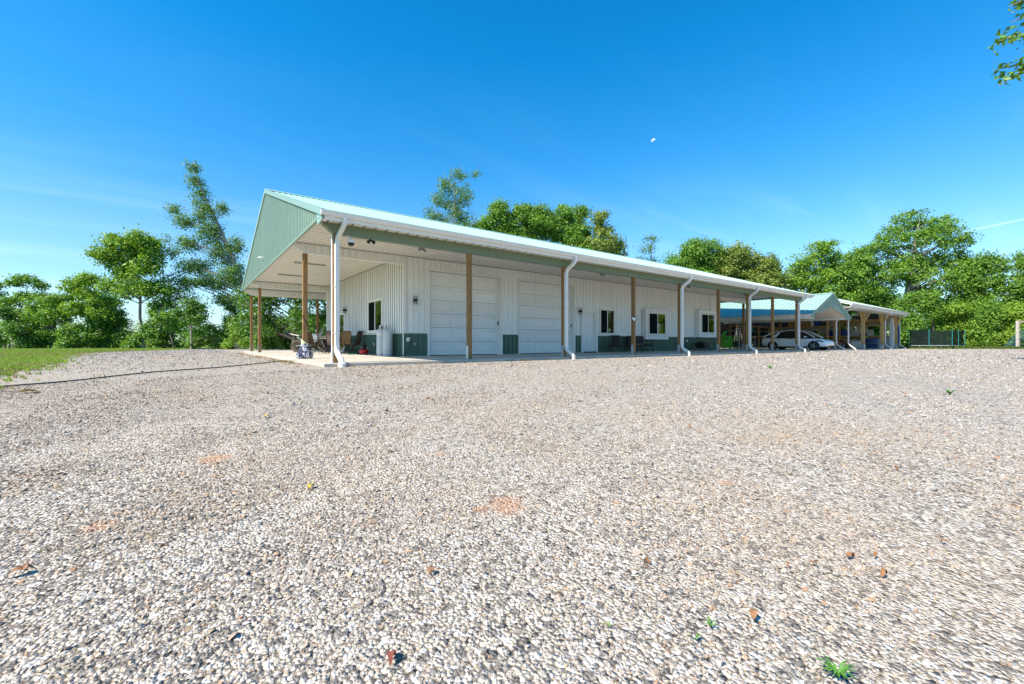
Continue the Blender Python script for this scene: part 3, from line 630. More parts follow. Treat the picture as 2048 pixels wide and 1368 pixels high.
# soffits of the porches
sof = MB().box(X0 + 0.05, 30.9, 0.2, 18.1, ZS + 0.075, ZS + 0.09).build('porch_soffit', SOFFIT_P, barn)
for i in range(5): panel_run('soffit_panel', SOFFIT_P, sof, (X0 + 0.04 + i * 6.25, 0.17, ZS + 0.012), YAX, XAX, VW - 0.18, 6.245, h=-0.05)
panel_run('soffit_panel', SOFFIT_P, sof, (X0 + 0.04, VW + 0.12, ZS + 0.012), YAX, XAX, VB - VW - 0.24, UW - X0 - 0.05, h=-0.05)
for i in range(2): panel_run('soffit_panel', SOFFIT_P, sof, (X0 + 0.04 + i * 6.25, VB + 0.12, ZS + 0.012), YAX, XAX, VP - VB - 0.2, 6.245, h=-0.05)
panel_run('soffit_panel', SOFFIT_P, sof, (UE, VW + 0.12, ZS + 0.012), YAX, XAX, VB - VW - 0.24, 4.4, h=-0.05)
# gable: sage sheets, each cut to the roof line
gab = MB().prism([(EY + 0.03, ZS - 0.08), (EY + 0.03, EZ - 0.10), (RY, RZ - 0.13), (2 * RY - EY - 0.03, EZ - 0.10), (2 * RY - EY - 0.03, ZS - 0.08)], 'x', X0 + 0.035, X0 + 0.06).build('gable_wall', GABLE_P, barn)
y_ = 2 * RY - EY - 0.02
while y_ > EY + 0.03:
    w = min(0.914, y_ - EY - 0.02); prof = [(0.0, 0.0)]; q_ = 0.1143
    while q_ + 0.03 < w:
        prof += [(q_ - 0.023, 0), (q_ - 0.014, -0.032), (q_ + 0.014, -0.032), (q_ + 0.023, 0)]; q_ += 0.2286
    prof.append((w - 0.003, 0))
    vs = []; fs = []
    for a, b in prof: vs += [(X0 + 0.03 + b, y_ - a, ZS - 0.09), (X0 + 0.03 + b, y_ - a, roof_z(y_ - a) - 0.06)]
    fs = [(2 * i, 2 * i + 2, 2 * i + 3, 2 * i + 1) for i in range(len(prof) - 1)]
    MB().add(vs, fs).build('gable_panel', GABLE_P, gab, recalc=False); y_ -= w
MB().box(X0 - 0.012, X0 + 0.075, EY + 0.02, 2 * RY - EY - 0.02, ZS - 0.115, ZS - 0.085).build('gable_bottom_trim', RAKEG, gab)
fg = MB().prism([(EY + 0.03, ZS - 0.08), (EY + 0.03, EZ - 0.10), (RY, RZ - 0.13), (2 * RY - EY - 0.03, EZ - 0.10), (2 * RY - EY - 0.03, ZS - 0.08)], 'x', 30.96, 31.0).build('far_gable_wall', GABLE_P, barn)
MB().prism([(EY - 0.03, EZ - 0.08), (EY - 0.03, 3.555), (0.0, 3.50), (0.12, ZS - 0.1), (0.12, EZ + 0.05)], 'x', X0 - 0.006, X0 + 0.028).build('eave_return', RAKEG, gab)
# carrying beams
MB().prism([(X0 + 0.07, 3.64), (30.75, 3.64), (30.75, 3.335), (0.02, 3.335), (-0.22, 3.52), (X0 + 0.07, 3.60)], 'y', -0.02, 0.165).build('porch_beam', TRIMG, barn)
def header(y0, xa, xb, zb, left):
    poly = ([(X0 + 0.08, ZS + 0.005), (xb, ZS + 0.005), (xb, zb), (-0.01, zb), (X0 + 0.08, ZS - 0.10)] if left else [(xa, ZS + 0.005), (xb, ZS + 0.005), (xb, zb), (xa, zb)])
    h = MB().prism(poly, 'y', y0 + 0.03, y0 + 0.11).build('porch_header', WHITE, barn)
    a = -0.02 if left else xa
    panel_run('header_panel', WHITE_P, h, (a, y0 + 0.026, zb + 0.02), XAX, ZAX, xb - a, ZS - zb - 0.02)
    MB().box(a, xb, y0 - 0.004, y0 + 0.125, zb - 0.025, zb + 0.018).build('header_trim', WHITE, h)
header(VW, 0, UW - 0.04, 3.455, True); header(VB, 0, UW, 3.455, True); header(VW, UE + 0.02, 30.55, 3.455, False)
MB().prism([(X0 + 0.07, 3.70), (30.7, 3.70), (30.7, 3.335), (0.02, 3.335), (X0 + 0.07, 3.62)], 'y', VP - 0.03, VP + 0.15).build('porch_beam', WHITE, barn)
# posts
POSTX = [0.07, 4.12, 8.24, 12.38, 15.91, 19.58, 22.88, 26.2, 29.98]
def post(x, y, zt, zb=-0.10, bracket=True):
    p = MB().box(x - 0.07, x + 0.07, y - 0.07, y + 0.07, zb, zt).build('post', WOOD, barn, bevel=0.006)
    if bracket:
        b = MB().box(x - 0.078, x - 0.0705, y - 0.062, y + 0.062, 0.0, 0.42).box(x + 0.0705, x + 0.078, y - 0.062, y + 0.062, 0.0, 0.42)
        for zz in (0.08, 0.2, 0.34): b.tube([(x - 0.0775, y, zz), (x - 0.09, y, zz)], 0.012, 6)
        b.build('post_bracket', GALV, p)
    return p
for x in POSTX: post(x, 0.07, 3.34)
post(0.07, VW + 0.07, 3.44, bracket=False); post(0.07, VB + 0.07, 3.44); post(0.07, VP + 0.06, 3.34); post(3.75, VP + 0.06, 3.34); post(30.25, VW + 0.07, 3.44)
# white cladding board on the corner post
MB().box(-0.014, -0.002, 0.07, 0.145, 0.0, 3.33).build('post_board', WHITE, barn)
# downspouts, gutter to ground
def downspout(x, first):
    yb = -0.056; r_ = 0.070
    m = MB().tube([(x + 0.10, -0.455, 3.67), (x + 0.10, -0.455, 3.56), (x + 0.06, -0.40, 3.44), (x + 0.01, yb - 0.04, 3.22), (x, yb, 3.10), (x, yb, 2.0), (x, yb, 0.42)], r_, 4, flat=1.15, up=(0, 1, 0.01))
    m2 = MB().tube([(x, yb, 0.43), (x, yb, 0.34), (x + 0.01, yb - 0.05, 0.24), (x + 0.02, -0.34, 0.10), (x + 0.02, -0.41, 0.03), (x + 0.02, -0.43, -0.18)], r_ * 1.02, 4 if not first else 8, up=(1, 0, 0))
    d = m.build('downspout', VINYL, barn, bevel=0.004); m2.build('elbow', VINYL, d, bevel=0.004)
    if first: MB().lathe([(0.10, -0.2), (0.10, -0.02), (0.078, 0.0), (0.06, 0.002)], (x + 0.02, -0.44, 0.02), 16).build('drain_collar', VINYL, d, smooth=True)
    MB().box(x - 0.06, x + 0.06, yb - 0.056, -0.001, 1.95, 1.98).box(x - 0.06, x + 0.06, yb - 0.056, -0.001, 0.75, 0.78).build('strap', VINYL, d)
for i in (0, 2, 4, 6, 8): downspout(POSTX[i] + 0.005, i == 0)

# ------------------------------------------------------------------ doors and windows
def embossed(w, h, cols, m=0.05, groove=0.022, rows=None):
    """door leaf face: raised pads inside rails, x 0..w, z 0..h, front towards -y"""
    o = MB().box(0, w, 0.022, 0.045, 0, h)
    rows = rows or [(0, h)]
    o.box(0, m, 0, 0.022, 0, h).box(w - m, w, 0, 0.022, 0, h)
    edges = [(r0 + m * 0.8, r1 - m * 0.8) for r0, r1 in rows]; z = 0.0
    for a, b in edges: o.box(m, w - m, 0, 0.022, z, a); z = b
    o.box(m, w - m, 0, 0.022, z, h); cw = (w - 2 * m + m) / cols
    for a, b in edges:
        for i in range(cols):
            xa = m + i * cw; xb = xa + cw - m
            if i < cols - 1: o.box(xb, xb + m, 0, 0.022, a, b)
            g = groove
            o.add([(xa + g, 0.022, a + g), (xb - g, 0.022, a + g), (xb - g, 0.022, b - g), (xa + g, 0.022, b - g),
                   (xa + 2 * g, 0.001, a + 2 * g), (xb - 2 * g, 0.001, a + 2 * g), (xb - 2 * g, 0.001, b - 2 * g), (xa + 2 * g, 0.001, b - 2 * g)],
                  [(4, 5, 6, 7), (0, 1, 5, 4), (1, 2, 6, 5), (2, 3, 7, 6), (3, 0, 4, 7)])
    return o
secme = embossed(3.34, 0.537, 3, m=0.085, groove=0.03).mesh('door_section', recalc=False)
for i, (xa, xb) in enumerate(((4.42, 7.98), (8.87, 12.45))):
    t = MB().box(xa, xa + 0.075, VW - 0.012, VW + 0.30, 0, 3.40).box(xb - 0.075, xb, VW - 0.012, VW + 0.30, 0, 3.40).box(xa + 0.075, xb - 0.075, VW - 0.012, VW + 0.30, 3.325, 3.40)
    t.box(xa + 0.075, xa + 0.105, VW + 0.205, VW + 0.26, 0, 3.325).box(xb - 0.14, xb - 0.075, VW + 0.195, VW + 0.26, 0, 3.325)
    gd = t.build('garage_door', WHITE, barn)
    for k in range(6):
        s2 = obj('door_section', secme, DOORW, gd); s2.location = (xa + 0.10, VW + 0.225, 0.03 + k * 0.549); s2.scale = ((xb - xa - 0.22) / 3.34, 1, 1)
    MB().box(xa + 0.1, xb - 0.1, VW + 0.227, VW + 0.26, 0.0, 0.03).build('bottom_seal', BLACK, gd)
    MB().box(xb - 0.135, xb - 0.085, VW + 0.165, VW + 0.194, 1.28, 1.46).build('keypad', BLACK, gd, bevel=0.006)
# entry door
ed = MB().box(12.93, 13.0, VW - 0.02, VW + 0.18, 0.0, 2.14).box(13.9, 13.97, VW - 0.02, VW + 0.18, 0.0, 2.14).box(13.0, 13.9, VW - 0.02, VW + 0.18, 2.06, 2.14)
ed.box(12.86, 12.935, VW - 0.065, VW + 0.02, 0, 2.20).box(13.965, 14.04, VW - 0.065, VW + 0.02, 0, 2.20).box(12.935, 13.965, VW - 0.065, VW + 0.02, 2.13, 2.20)
ed = ed.build('entry_door', WHITE, barn)
lf = embossed(0.90, 2.0, 2, m=0.10, groove=0.02, rows=[(0.08, 0.86), (0.86, 1.62), (1.62, 1.97)]).build('door_leaf', DOORW, ed, recalc=False); lf.location = (13.0, VW + 0.12, 0.06)
MB().box(12.96, 13.94, VW - 0.06, VW + 0.10, 0.002, 0.055).build('threshold', DKMET, ed)
MB().lathe([(0.012, 0.0), (0.012, -0.03), (0.03, -0.04), (0.034, -0.06), (0.02, -0.075)], (13.07, VW + 0.12, 1.0), 12, 'y').build('door_knob', STEEL, ed, smooth=True)
MB().lathe([(0.028, 0.0), (0.028, -0.02), (0.02, -0.025)], (13.07, VW + 0.12, 1.16), 12, 'y').build('deadbolt', STEEL, ed, smooth=True)

def window(parent, origin, ex, w, h, trim=0.085, out=0.03, reflection_slats=None, screen=True):
    """sliding window; local x across, z up, front towards -y"""
    t = MB().box(-trim, 0, -out, 0.06, -trim, h + trim).box(w, w + trim, -out, 0.06, -trim, h + trim).box(0, w, -out, 0.06, -trim, 0).box(0, w, -out, 0.06, h, h + trim)
    f = t.build('window', VINYL, parent, bevel=0.004)
    ez = Vector((0, 0, 1)); ex = Vector(ex); frame(f, origin, ex, ez.cross(ex), ez)
    MB().box(0, 0.035, 0.0, 0.05, 0, h).box(w - 0.035, w, 0.0, 0.05, 0, h).box(0.035, w - 0.035, 0.0, 0.05, 0, 0.035).box(0.035, w - 0.035, 0, 0.05, h - 0.035, h).box(w / 2 - 0.025, w / 2 + 0.025, -0.008, 0.045, 0.035, h - 0.035).build('sash', VINYL, f)
    MB().box(0.035, w / 2 - 0.025, 0.030, 0.034, 0.035, h - 0.035).build('pane', GLASS, f); MB().box(w / 2 + 0.025, w - 0.035, 0.018, 0.022, 0.035, h - 0.035).build('pane', GLASS, f)
    if screen: MB().box(0.035, 0.055, 0.0, 0.03, 0.035, h - 0.035).box(w / 2 - 0.09, w / 2 - 0.025, 0.0, 0.03, 0.035, h - 0.035).box(0.055, w / 2 - 0.09, 0.012, 0.015, 0.035, h - 0.035).build('screen', NET, f)
    if reflection_slats:
        b = MB(); z = 0.06
        while z < h - 0.04: b.add([(w / 2 + 0.03, 0.085, z), (w - 0.04, 0.085, z), (w - 0.04, 0.070, z + 0.055), (w / 2 + 0.03, 0.070, z + 0.055)], [(0, 1, 2, 3)]); z += 0.05
        b.build('reflection_slats', WHITE, f)  # white slats stand in for the pale siding mirrored in the pane
    return f
window(barn, (14.33, VW + 0.005, 1.0), XAX, 1.09, 1.26, reflection_slats=True)
window(barn, (UW + 0.005, 7.60, 1.02), EXN, 1.66, 1.30, screen=True)
sd = window(barn, (UW + 0.005, 12.98, 0.06), EXN, 1.66, 1.94, screen=False)
def bay(xa, xb, za, zb):
    y0 = VW - 0.28
    m = MB().box(xa, xa + 0.10, y0 + 0.02, VW + 0.02, za, zb).box(xb - 0.10, xb, y0 + 0.02, VW + 0.02, za, zb).box(xa + 0.10, xb - 0.10, y0 + 0.02, VW + 0.02, za, za + 0.10).box(xa + 0.10, xb - 0.10, y0 + 0.02, VW + 0.02, zb - 0.10, zb)
    m.box(xa - 0.01, xa + 0.2, y0, y0 + 0.02, za - 0.01, zb + 0.01).box(xb - 0.2, xb + 0.01, y0, y0 + 0.02, za - 0.01, zb + 0.01).box(xa + 0.2, xb - 0.2, y0, y0 + 0.02, za - 0.01, za + 0.2).box(xa + 0.2, xb - 0.2, y0, y0 + 0.02, zb - 0.2, zb + 0.01)
    wb = m.build('window_box', WHITE, barn, bevel=0.004)
    MB().box(xb - 0.125, xb - 0.102, y0 + 0.025, VW + 0.14, za + 0.11, zb - 0.11).box(xa + 0.102, xa + 0.125, y0 + 0.025, VW + 0.14, za + 0.11, zb - 0.11).build('reveal', mat('dark_reveal_lining', (0.045, 0.03, 0.022), 0.6), wb)  # dark lining added so the inside of the box window looks shaded
    window(barn, (xa + 0.285, y0 - 0.008, za + 0.285), XAX, xb - xa - 0.57, zb - za - 0.54, trim=0.075, out=0.02)
bay(17.83, 20.03, 0.71, 2.48); bay(23.49, 25.64, 0.87, 2.64)

# ------------------------------------------------------------------ fixtures on the barn
def lamp(origin, ex):
    f = MB().box(-0.035, 0.035, -0.09, 0.0, -0.06, 0.06).build('wall_lamp', BLACK, barn); ez = Vector((0, 0, 1)); ex = Vector(ex); frame(f, origin, ex, ez.cross(ex), ez)
    MB().lathe([(0.058, -0.17), (0.06, -0.165), (0.06, -0.11), (0.056, -0.10), (0.056, 0.10), (0.06, 0.11), (0.06, 0.165), (0.058, 0.17)], (0, -0.13, 0), 16).build('lamp_body', STEEL, f, smooth=True)
    MB().lathe([(0.062, -0.135), (0.062, -0.12)], (0, -0.13, 0), 16).lathe([(0.062, 0.12), (0.062, 0.135)], (0, -0.13, 0), 16).lathe([(0.0605, -0.06), (0.0605, 0.06)], (0, -0.13, 0), 16).build('lamp_band', DKMET, f)
lamp((3.87, VW, 2.12), XAX); lamp((12.72, VW - 0.02, 2.09), XAX); lamp((UW, 10.9, 2.16), EXN)
for x in (3.4, 12.6, 19.97, 26.78):
    f = MB().lathe([(0.10, 0.0), (0.10, -0.035), (0.07, -0.06)], (x, 2.02, ZS - 0.002), 16).build('porch_light', STEEL, barn, smooth=True)
    for sg in (-1, 1): MB().tube([(x + sg * 0.05, 2.02, ZS - 0.04), (x + sg * 0.09, 1.98, ZS - 0.07), (x + sg * 0.12, 1.95, ZS - 0.10)], [0.02, 0.035, 0.04], 10).build('lamp_head', GREYT, f, smooth=True)
for x, y in ((1.3, 7.4), (1.9, 5.2), (1.3, 11.2)): MB().box(x - 0.9, x + 0.3, y - 0.03, y + 0.03, ZS - 0.05, ZS - 0.005).build('strip_light', GREYT, barn)
cm = MB().tube([(0.35, 0.02, 3.34), (0.35, -0.05, 3.30), (0.42, -0.10, 3.25)], 0.02, 8).build('dome_camera', VINYL, barn)
MB().lathe([(0.03, 0.09), (0.075, 0.06), (0.085, 0.0), (0.085, -0.02)], (0.42, -0.10, 3.15), 16).build('camera_housing', VINYL, cm, smooth=True)
MB().lathe([(0.083, -0.02), (0.08, -0.05), (0.055, -0.09), (0.01, -0.105)], (0.42, -0.10, 3.15), 16).build('camera_lens', BLACK, cm, smooth=True)
sp = MB().tube([(0.95, 0.0, 3.32), (0.95, -0.05, 3.28)], 0.022, 8).build('floodlight', BLACK, barn)
for sg in (-1, 1): MB().tube([(0.95 + sg * 0.03, -0.05, 3.27), (0.95 + sg * 0.08, -0.11, 3.22)], [0.03, 0.05], 10).build('lamp_head', BLACK, sp, smooth=True)
gc = MB().box(X0 - 0.05, X0 + 0.01, 9.78, 9.88, 4.14, 4.26).build('gable_camera', VINYL, barn)
MB().tube([(X0 - 0.05, 9.83, 4.24), (X0 - 0.17, 9.98, 4.20)], 0.035, 10).build('camera_barrel', VINYL, gc, smooth=True)
pc = MB().tube([(29.90, -0.0, 3.18), (29.88, -0.12, 3.14)], [0.05, 0.075], 10).build('post_camera', VINYL, barn, smooth=True)
ob = MB().box(3.55, 3.69, VW - 0.05, VW + 0.004, 0.57, 0.71).build('outlet_box', VINYL, barn, bevel=0.008); MB().box(3.645, 3.685, VW - 0.085, VW - 0.05, 0.61, 0.66).build('plug', BLACK, ob, bevel=0.006)
for (a, b, c2, d2, e, f2) in ((3.81, 3.93, VW - 0.06, VW + 0.004, 0.40, 0.52), (22.38, 22.48, VW - 0.05, VW + 0.004, 0.57, 0.69), (25.98, 26.06, VW - 0.05, VW + 0.004, 0.42, 0.52)):
    MB().box(a, b, c2, d2, e, f2).build('outlet_box', GREYT if a < 4 or a > 25 else VINYL, barn, bevel=0.006)
MB().box(UW - 0.05, UW + 0.004, 6.70, 6.84, 0.40, 0.52).build('outlet_box', GREYT, barn, bevel=0.006)
tag(MB().tube([(3.665, VW - 0.08, 0.62), (3.66, VW - 0.10, 0.52), (3.64, VW - 0.10, 0.36), (3.56, VW - 0.12, 0.2), (3.38, VW - 0.12, 0.06), (3.2, VW - 0.06, 0.012), (3.0, VW + 0.1, 0.012), (2.95, VW + 0.5, 0.012)], 0.010, 6).build('power_cord', RUBBER, smooth=True),
    'black power cord hanging from the outlet left of the garage doors', 'cord')

# ------------------------------------------------------------------ carport between barn and shed
CY0, CY1 = -0.23, 9.6; CLX, CLZ = 31.75, 2.54; CRX = 40.0; CPX, CPZ = 35.87, 4.23
port = thing('carport', 'small open gabled carport with white vaulted ceiling over the parked car', 'carport', (CPX, CY0, -0.07))
PO = Vector((CPX, CY0, -0.07))
class LB(MB):                        # world coordinates in, local to the thing's base out
    def __init__(s, o): super().__init__(); s.o = Vector(o)
    def mesh(s, *a, **k): s.v = [(p[0] - s.o.x, p[1] - s.o.y, p[2] - s.o.z) for p in s.v]; return super().mesh(*a, **k)
sl_ = (CPZ - CLZ) / (CPX - CLX); cc_ = math.hypot(1, sl_); lc, ls = 1 / cc_, sl_ / cc_; clen = (CPX - CLX) * cc_
cr = LB(PO).prism([(CLX + 0.04, CLZ - 0.05), (CPX, CPZ - 0.04), (CRX - 0.04, CLZ - 0.05), (CRX - 0.04, CLZ - 0.10), (CPX, CPZ - 0.10), (CLX + 0.04, CLZ - 0.10)], 'y', CY0 + 0.03, CY1).build('roof', RAKEG, port)
panel_run('roof_panel', ROOF_P, cr, Vector((CLX, CY1, CLZ)) - PO, EXN, (lc, 0, ls), CY1 - CY0, clen, pitch=0.305, h=0.034)
panel_run('roof_panel', ROOF_P, cr, Vector((CRX, CY0, CLZ)) - PO, YAX, (-lc, 0, ls), CY1 - CY0, clen, pitch=0.305, h=0.034)
LB(PO).prism([(CPX - 0.16, CPZ - 0.02), (CPX, CPZ + 0.06), (CPX + 0.16, CPZ - 0.02), (CPX, CPZ + 0.02)], 'y', CY0 - 0.03, CY1).build('ridge_cap', ROOF_P, cr)
for sg, xf in ((-1, CLX), (1, CRX)):
    LB(PO).prism([(xf + sg * 0.03, CLZ + 0.03), (CPX, CPZ + 0.05), (CPX, CPZ - 0.10), (xf + sg * 0.03, CLZ - 0.14)], 'y', CY0 - 0.05, CY0 + 0.02).build('rake_trim', RAKEG, cr)
il = ony(1629.5, 629, CY0); ip = ony(1657, 614, CY0); ir = ony(1692.5, 631, CY0)
IX0, IZ0, IPX, IPZ, IX1 = il[0], il[2], CPX - 0.2, ip[2], ir[0]
def cg(x): return CLZ + sl_ * (x - CLX) if x < CPX else CLZ + sl_ * (CRX - x)
def ci(x):
    if x < IX0 or x > IX1: return CLZ - 0.24
    k = (x - IX0) / (IPX - IX0) if x < IPX else (IX1 - x) / (IX1 - IPX)
    return IZ0 + (IPZ - IZ0) * min(1, k * 1.06) ** 0.85
gp = LB(PO); nx = 40; xs2 = np.linspace(CLX + 0.02, CRX - 0.02, nx)
gp.loft([[(x, CY0, ci(x)), (x, CY0, cg(x) - 0.06), (x, CY0 + 0.04, cg(x) - 0.06), (x, CY0 + 0.04, ci(x))] for x in xs2]); gpo = gp.build('gable_wall', GABLE_P, port)
x = CLX + 0.1
while x < CRX - 0.15:
    LB(PO).add([(x - 0.03, CY0 - 0.001, ci(x - 0.03)), (x - 0.012, CY0 - 0.03, ci(x)), (x + 0.012, CY0 - 0.03, ci(x)), (x + 0.03, CY0 - 0.001, ci(x + 0.03)), (x - 0.03, CY0 - 0.001, cg(x - 0.03) - 0.09), (x - 0.012, CY0 - 0.03, cg(x) - 0.09), (x + 0.012, CY0 - 0.03, cg(x) - 0.09), (x + 0.03, CY0 - 0.001, cg(x + 0.03) - 0.09)],
               [(0, 1, 5, 4), (1, 2, 6, 5), (2, 3, 7, 6)]).build('rib', GABLE_P, gpo, recalc=False)
    x += 0.2286
ce = LB(PO); xs3 = np.linspace(IX0 - 0.15, IX1 + 0.15, 26)
ce.loft([[(x, CY0 + 0.05, ci(min(max(x, IX0), IX1)) + 0.005), (x, CY1 - 0.1, ci(min(max(x, IX0), IX1)) + 0.005), (x, CY1 - 0.1, ci(min(max(x, IX0), IX1)) + 0.04), (x, CY0 + 0.05, ci(min(max(x, IX0), IX1)) + 0.04)] for x in xs3]); ce.build('ceiling', SOFFIT_P, port, smooth=True)
for xx, zb_ in ((IX0 - 0.12, 2.20), (IX1 - 0.06, 2.34)):
    b = LB(PO).box(xx, xx + 0.18, CY0 + 0.06, CY1, zb_, IZ0 + 0.02).build('side_beam', WHITE, port)
LB(PO).prism([(CLX + 0.03, CLZ - 0.02), (CLX - 0.10, CLZ - 0.02), (CLX - 0.10, CLZ - 0.06), (CLX - 0.05, CLZ - 0.15), (CLX + 0.03, CLZ - 0.15)], 'y', CY0 + 0.02, CY1).build('gutter', VINYL, port)
LB(PO).box(CLX + 0.031, CLX + 0.06, CY0 + 0.03, CY1, CLZ - 0.30, CLZ - 0.10).box(CLX + 0.06, IX0 - 0.125, CY0 + 0.03, CY1, CLZ - 0.30, CLZ - 0.28).build('fascia', WHITE, port)
def cpost(x, y, zt, m=WOOD):
    p = LB(PO).box(x - 0.075, x + 0.075, y - 0.075, y + 0.075, -0.08, zt).build('post', m, port, bevel=0.006)
    LB(PO).box(x - 0.084, x - 0.076, y - 0.07, y + 0.07, -0.07, 0.32).box(x - 0.07, x + 0.07, y - 0.084, y - 0.076, -0.07, 0.32).build('post_bracket', GALV, p)
for yy in (0.75, 4.4, 9.0): cpost(IX0 - 0.03, yy, 2.21)
for yy in (0.55, 1.05, 4.6, 9.0): cpost(IX1 + 0.03, yy, 2.35)
def spout(parent, o, pts, bottom, LBc=LB):
    LBc(o).tube(pts, 0.05, 4, up=(0.3, 1, 0.02)).build('downspout', VINYL, parent, bevel=0.004)
spout(port, PO, [(IX1 + 0.10, 0.35, 2.36), (IX1 + 0.05, 0.45, 2.2), (IX1 - 0.02, 0.42, 2.0), (IX1 - 0.02, 0.42, 0.45), (IX1 + 0.0, 0.30, 0.25), (IX1 + 0.05, -0.05, 0.05), (IX1 + 0.05, -0.1, -0.12)], 0)
spout(port, PO, [(CRX - 0.12, CY0 + 0.1, 2.35), (CRX - 0.12, CY0 + 0.1, 0.45), (CRX - 0.10, CY0 - 0.05, 0.25), (CRX - 0.08, CY0 - 0.35, 0.0), (CRX - 0.08, CY0 - 0.38, -0.12)], 0)

# ------------------------------------------------------------------ long open shed behind it
SX0, SX1, SD = 41.0, 56.6, 12.0; SEZ = 3.62; SRY, SRZ = 6.0, 5.72
shed = thing('storage_shed', 'open pole shed with braced timber posts and full storage shelves', 'shed', (48.0, 0.0, -0.07)); SO = Vector((48.0, 0.0, -0.07))
ssl = (SRZ - SEZ) / (SRY + 0.6); sc_ = math.hypot(1, ssl); yl = -0.6
sr = LB(SO).prism([(yl + 0.03, SEZ - 0.04), (SRY, SRZ - 0.04), (SD + 0.57, SEZ - 0.04), (SD + 0.57, SEZ - 0.10), (SRY, SRZ - 0.10), (yl + 0.03, SEZ - 0.10)], 'x', SX0 - 2.4, SX1 + 0.3).build('roof', SOFFIT_P, shed)
panel_run('roof_panel', ROOF_P, sr, Vector((SX0 - 2.43, yl, SEZ)) - SO, XAX, (0, 1 / sc_, ssl / sc_), SX1 - SX0 + 2.76, (SRY - yl) * sc_, pitch=0.305, h=0.03)
panel_run('roof_panel', ROOF_P, sr, Vector((SX1 + 0.33, SD + 0.6, SEZ)) - SO, (-1, 0, 0), (0, -1 / sc_, ssl / sc_), SX1 - SX0 + 2.76, (SRY - yl) * sc_, pitch=0.305, h=0.03)
LB(SO).prism([(yl - 0.03, SEZ - 0.01), (yl - 0.14, SEZ + 0.0), (yl - 0.14, SEZ - 0.06), (yl - 0.08, SEZ - 0.13), (yl - 0.03, SEZ - 0.13)], 'x', SX0 - 2.4, SX1 + 0.36).build('gutter', VINYL, shed)
LB(SO).box(SX0 - 2.4, SX1 + 0.3, yl - 0.028, yl + 0.0, SEZ - 0.30, SEZ - 0.03).build('fascia', WHITE, shed)
LB(SO).box(SX0 - 2.3, SX1 + 0.25, yl + 0.002, 0.25, SEZ - 0.30, SEZ - 0.27).build('soffit', SOFFIT_P, shed)
LB(SO).box(SX0 - 2.2, SX1, -0.09, 0.09, SEZ - 0.42, SEZ - 0.301).build('front_beam', GREYT, shed)
for px in (1725.7, 1763.8, 1791.6):
    x = float(ony(px, 690, 0)[0]); 
    p = LB(SO).box(x - 0.13, x + 0.13, -0.12, 0.12, -0.08, 3.21).build('post', PINE, shed, bevel=0.01)
    LB(SO).box(x - 0.14, x + 0.14, -0.13, 0.13, -0.07, 0.34).build('post_sleeve', GALV, p)
    for dx, dy in ((-1, 0), (1, 0), (0, -1)):
        LB(SO).bar((x + dx * 0.12, dy * 0.10, 2.35), (x + dx * 0.75, dy * 0.55, 3.20), 0.08 if dx else 0.10, 0.13, up=(0, 1, 0) if dx else (1, 0, 0)).build('brace', PINE, p)
for px0, dx in ((1763.8, 0.28), (1791.6, 0.55)):
    x = float(ony(px0, 690, 0)[0]) + dx
    spout(shed, SO, [(x + 0.7, yl - 0.08, SEZ - 0.1), (x + 0.62, yl - 0.02, SEZ - 0.3), (x + 0.1, -0.2, SEZ - 0.62), (x, -0.2, SEZ - 0.8), (x, -0.2, 0.4), (x + 0.05, -0.3, 0.2), (x + 0.1, -0.6, -0.02), (x + 0.1, -0.62, -0.14)], 0)
spout(shed, SO, [(40.0, yl - 0.08, SEZ - 0.1), (39.95, yl, SEZ - 0.3), (39.6, yl + 0.5, SEZ - 0.55), (39.4, yl + 0.9, SEZ - 0.7)], 0)
# end wall: studs, white sheets with gaps between, back wall in dark sheets
ws = LB(SO).box(SX1 - 0.08, SX1 - 0.04, 0.2, SD, 3.3, 3.5).box(SX1 - 0.08, SX1 - 0.04, 0.2, SD, 1.0, 1.12).build('end_wall', PINEH, shed)
for ya, yb_, za, zb in ((0.25, 2.1, -0.05, 1.2), (2.1, 5.2, -0.05, 1.9), (5.2, 9.5, -0.05, 3.4), (9.5, SD, -0.05, 3.4), (2.6, 3.6, 1.9, 2.35), (3.9, 4.7, 1.9, 2.35), (1.0, 1.5, 1.2, 2.3), (0.25, 5.2, 2.35, 3.45)):
    panel_run('siding_panel', WHITE_P, ws, Vector((SX1 - 0.03, yb_, za)) - SO, EXN, ZAX, yb_ - ya, zb - za)
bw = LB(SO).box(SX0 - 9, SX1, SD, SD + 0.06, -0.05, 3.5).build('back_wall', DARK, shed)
panel_run('siding_panel', panel_mat('dark_siding', (0.10, 0.09, 0.08), 0.7, screws=False), bw, Vector((SX0 - 9, SD - 0.01, -0.05)) - SO, XAX, ZAX, SX1 - SX0 + 8.9, 3.5)
LB(SO).box(SX0 - 9.05, SX0 - 9.0, 10.2, SD, -0.05, 3.5).build('side_wall', DARK, shed)
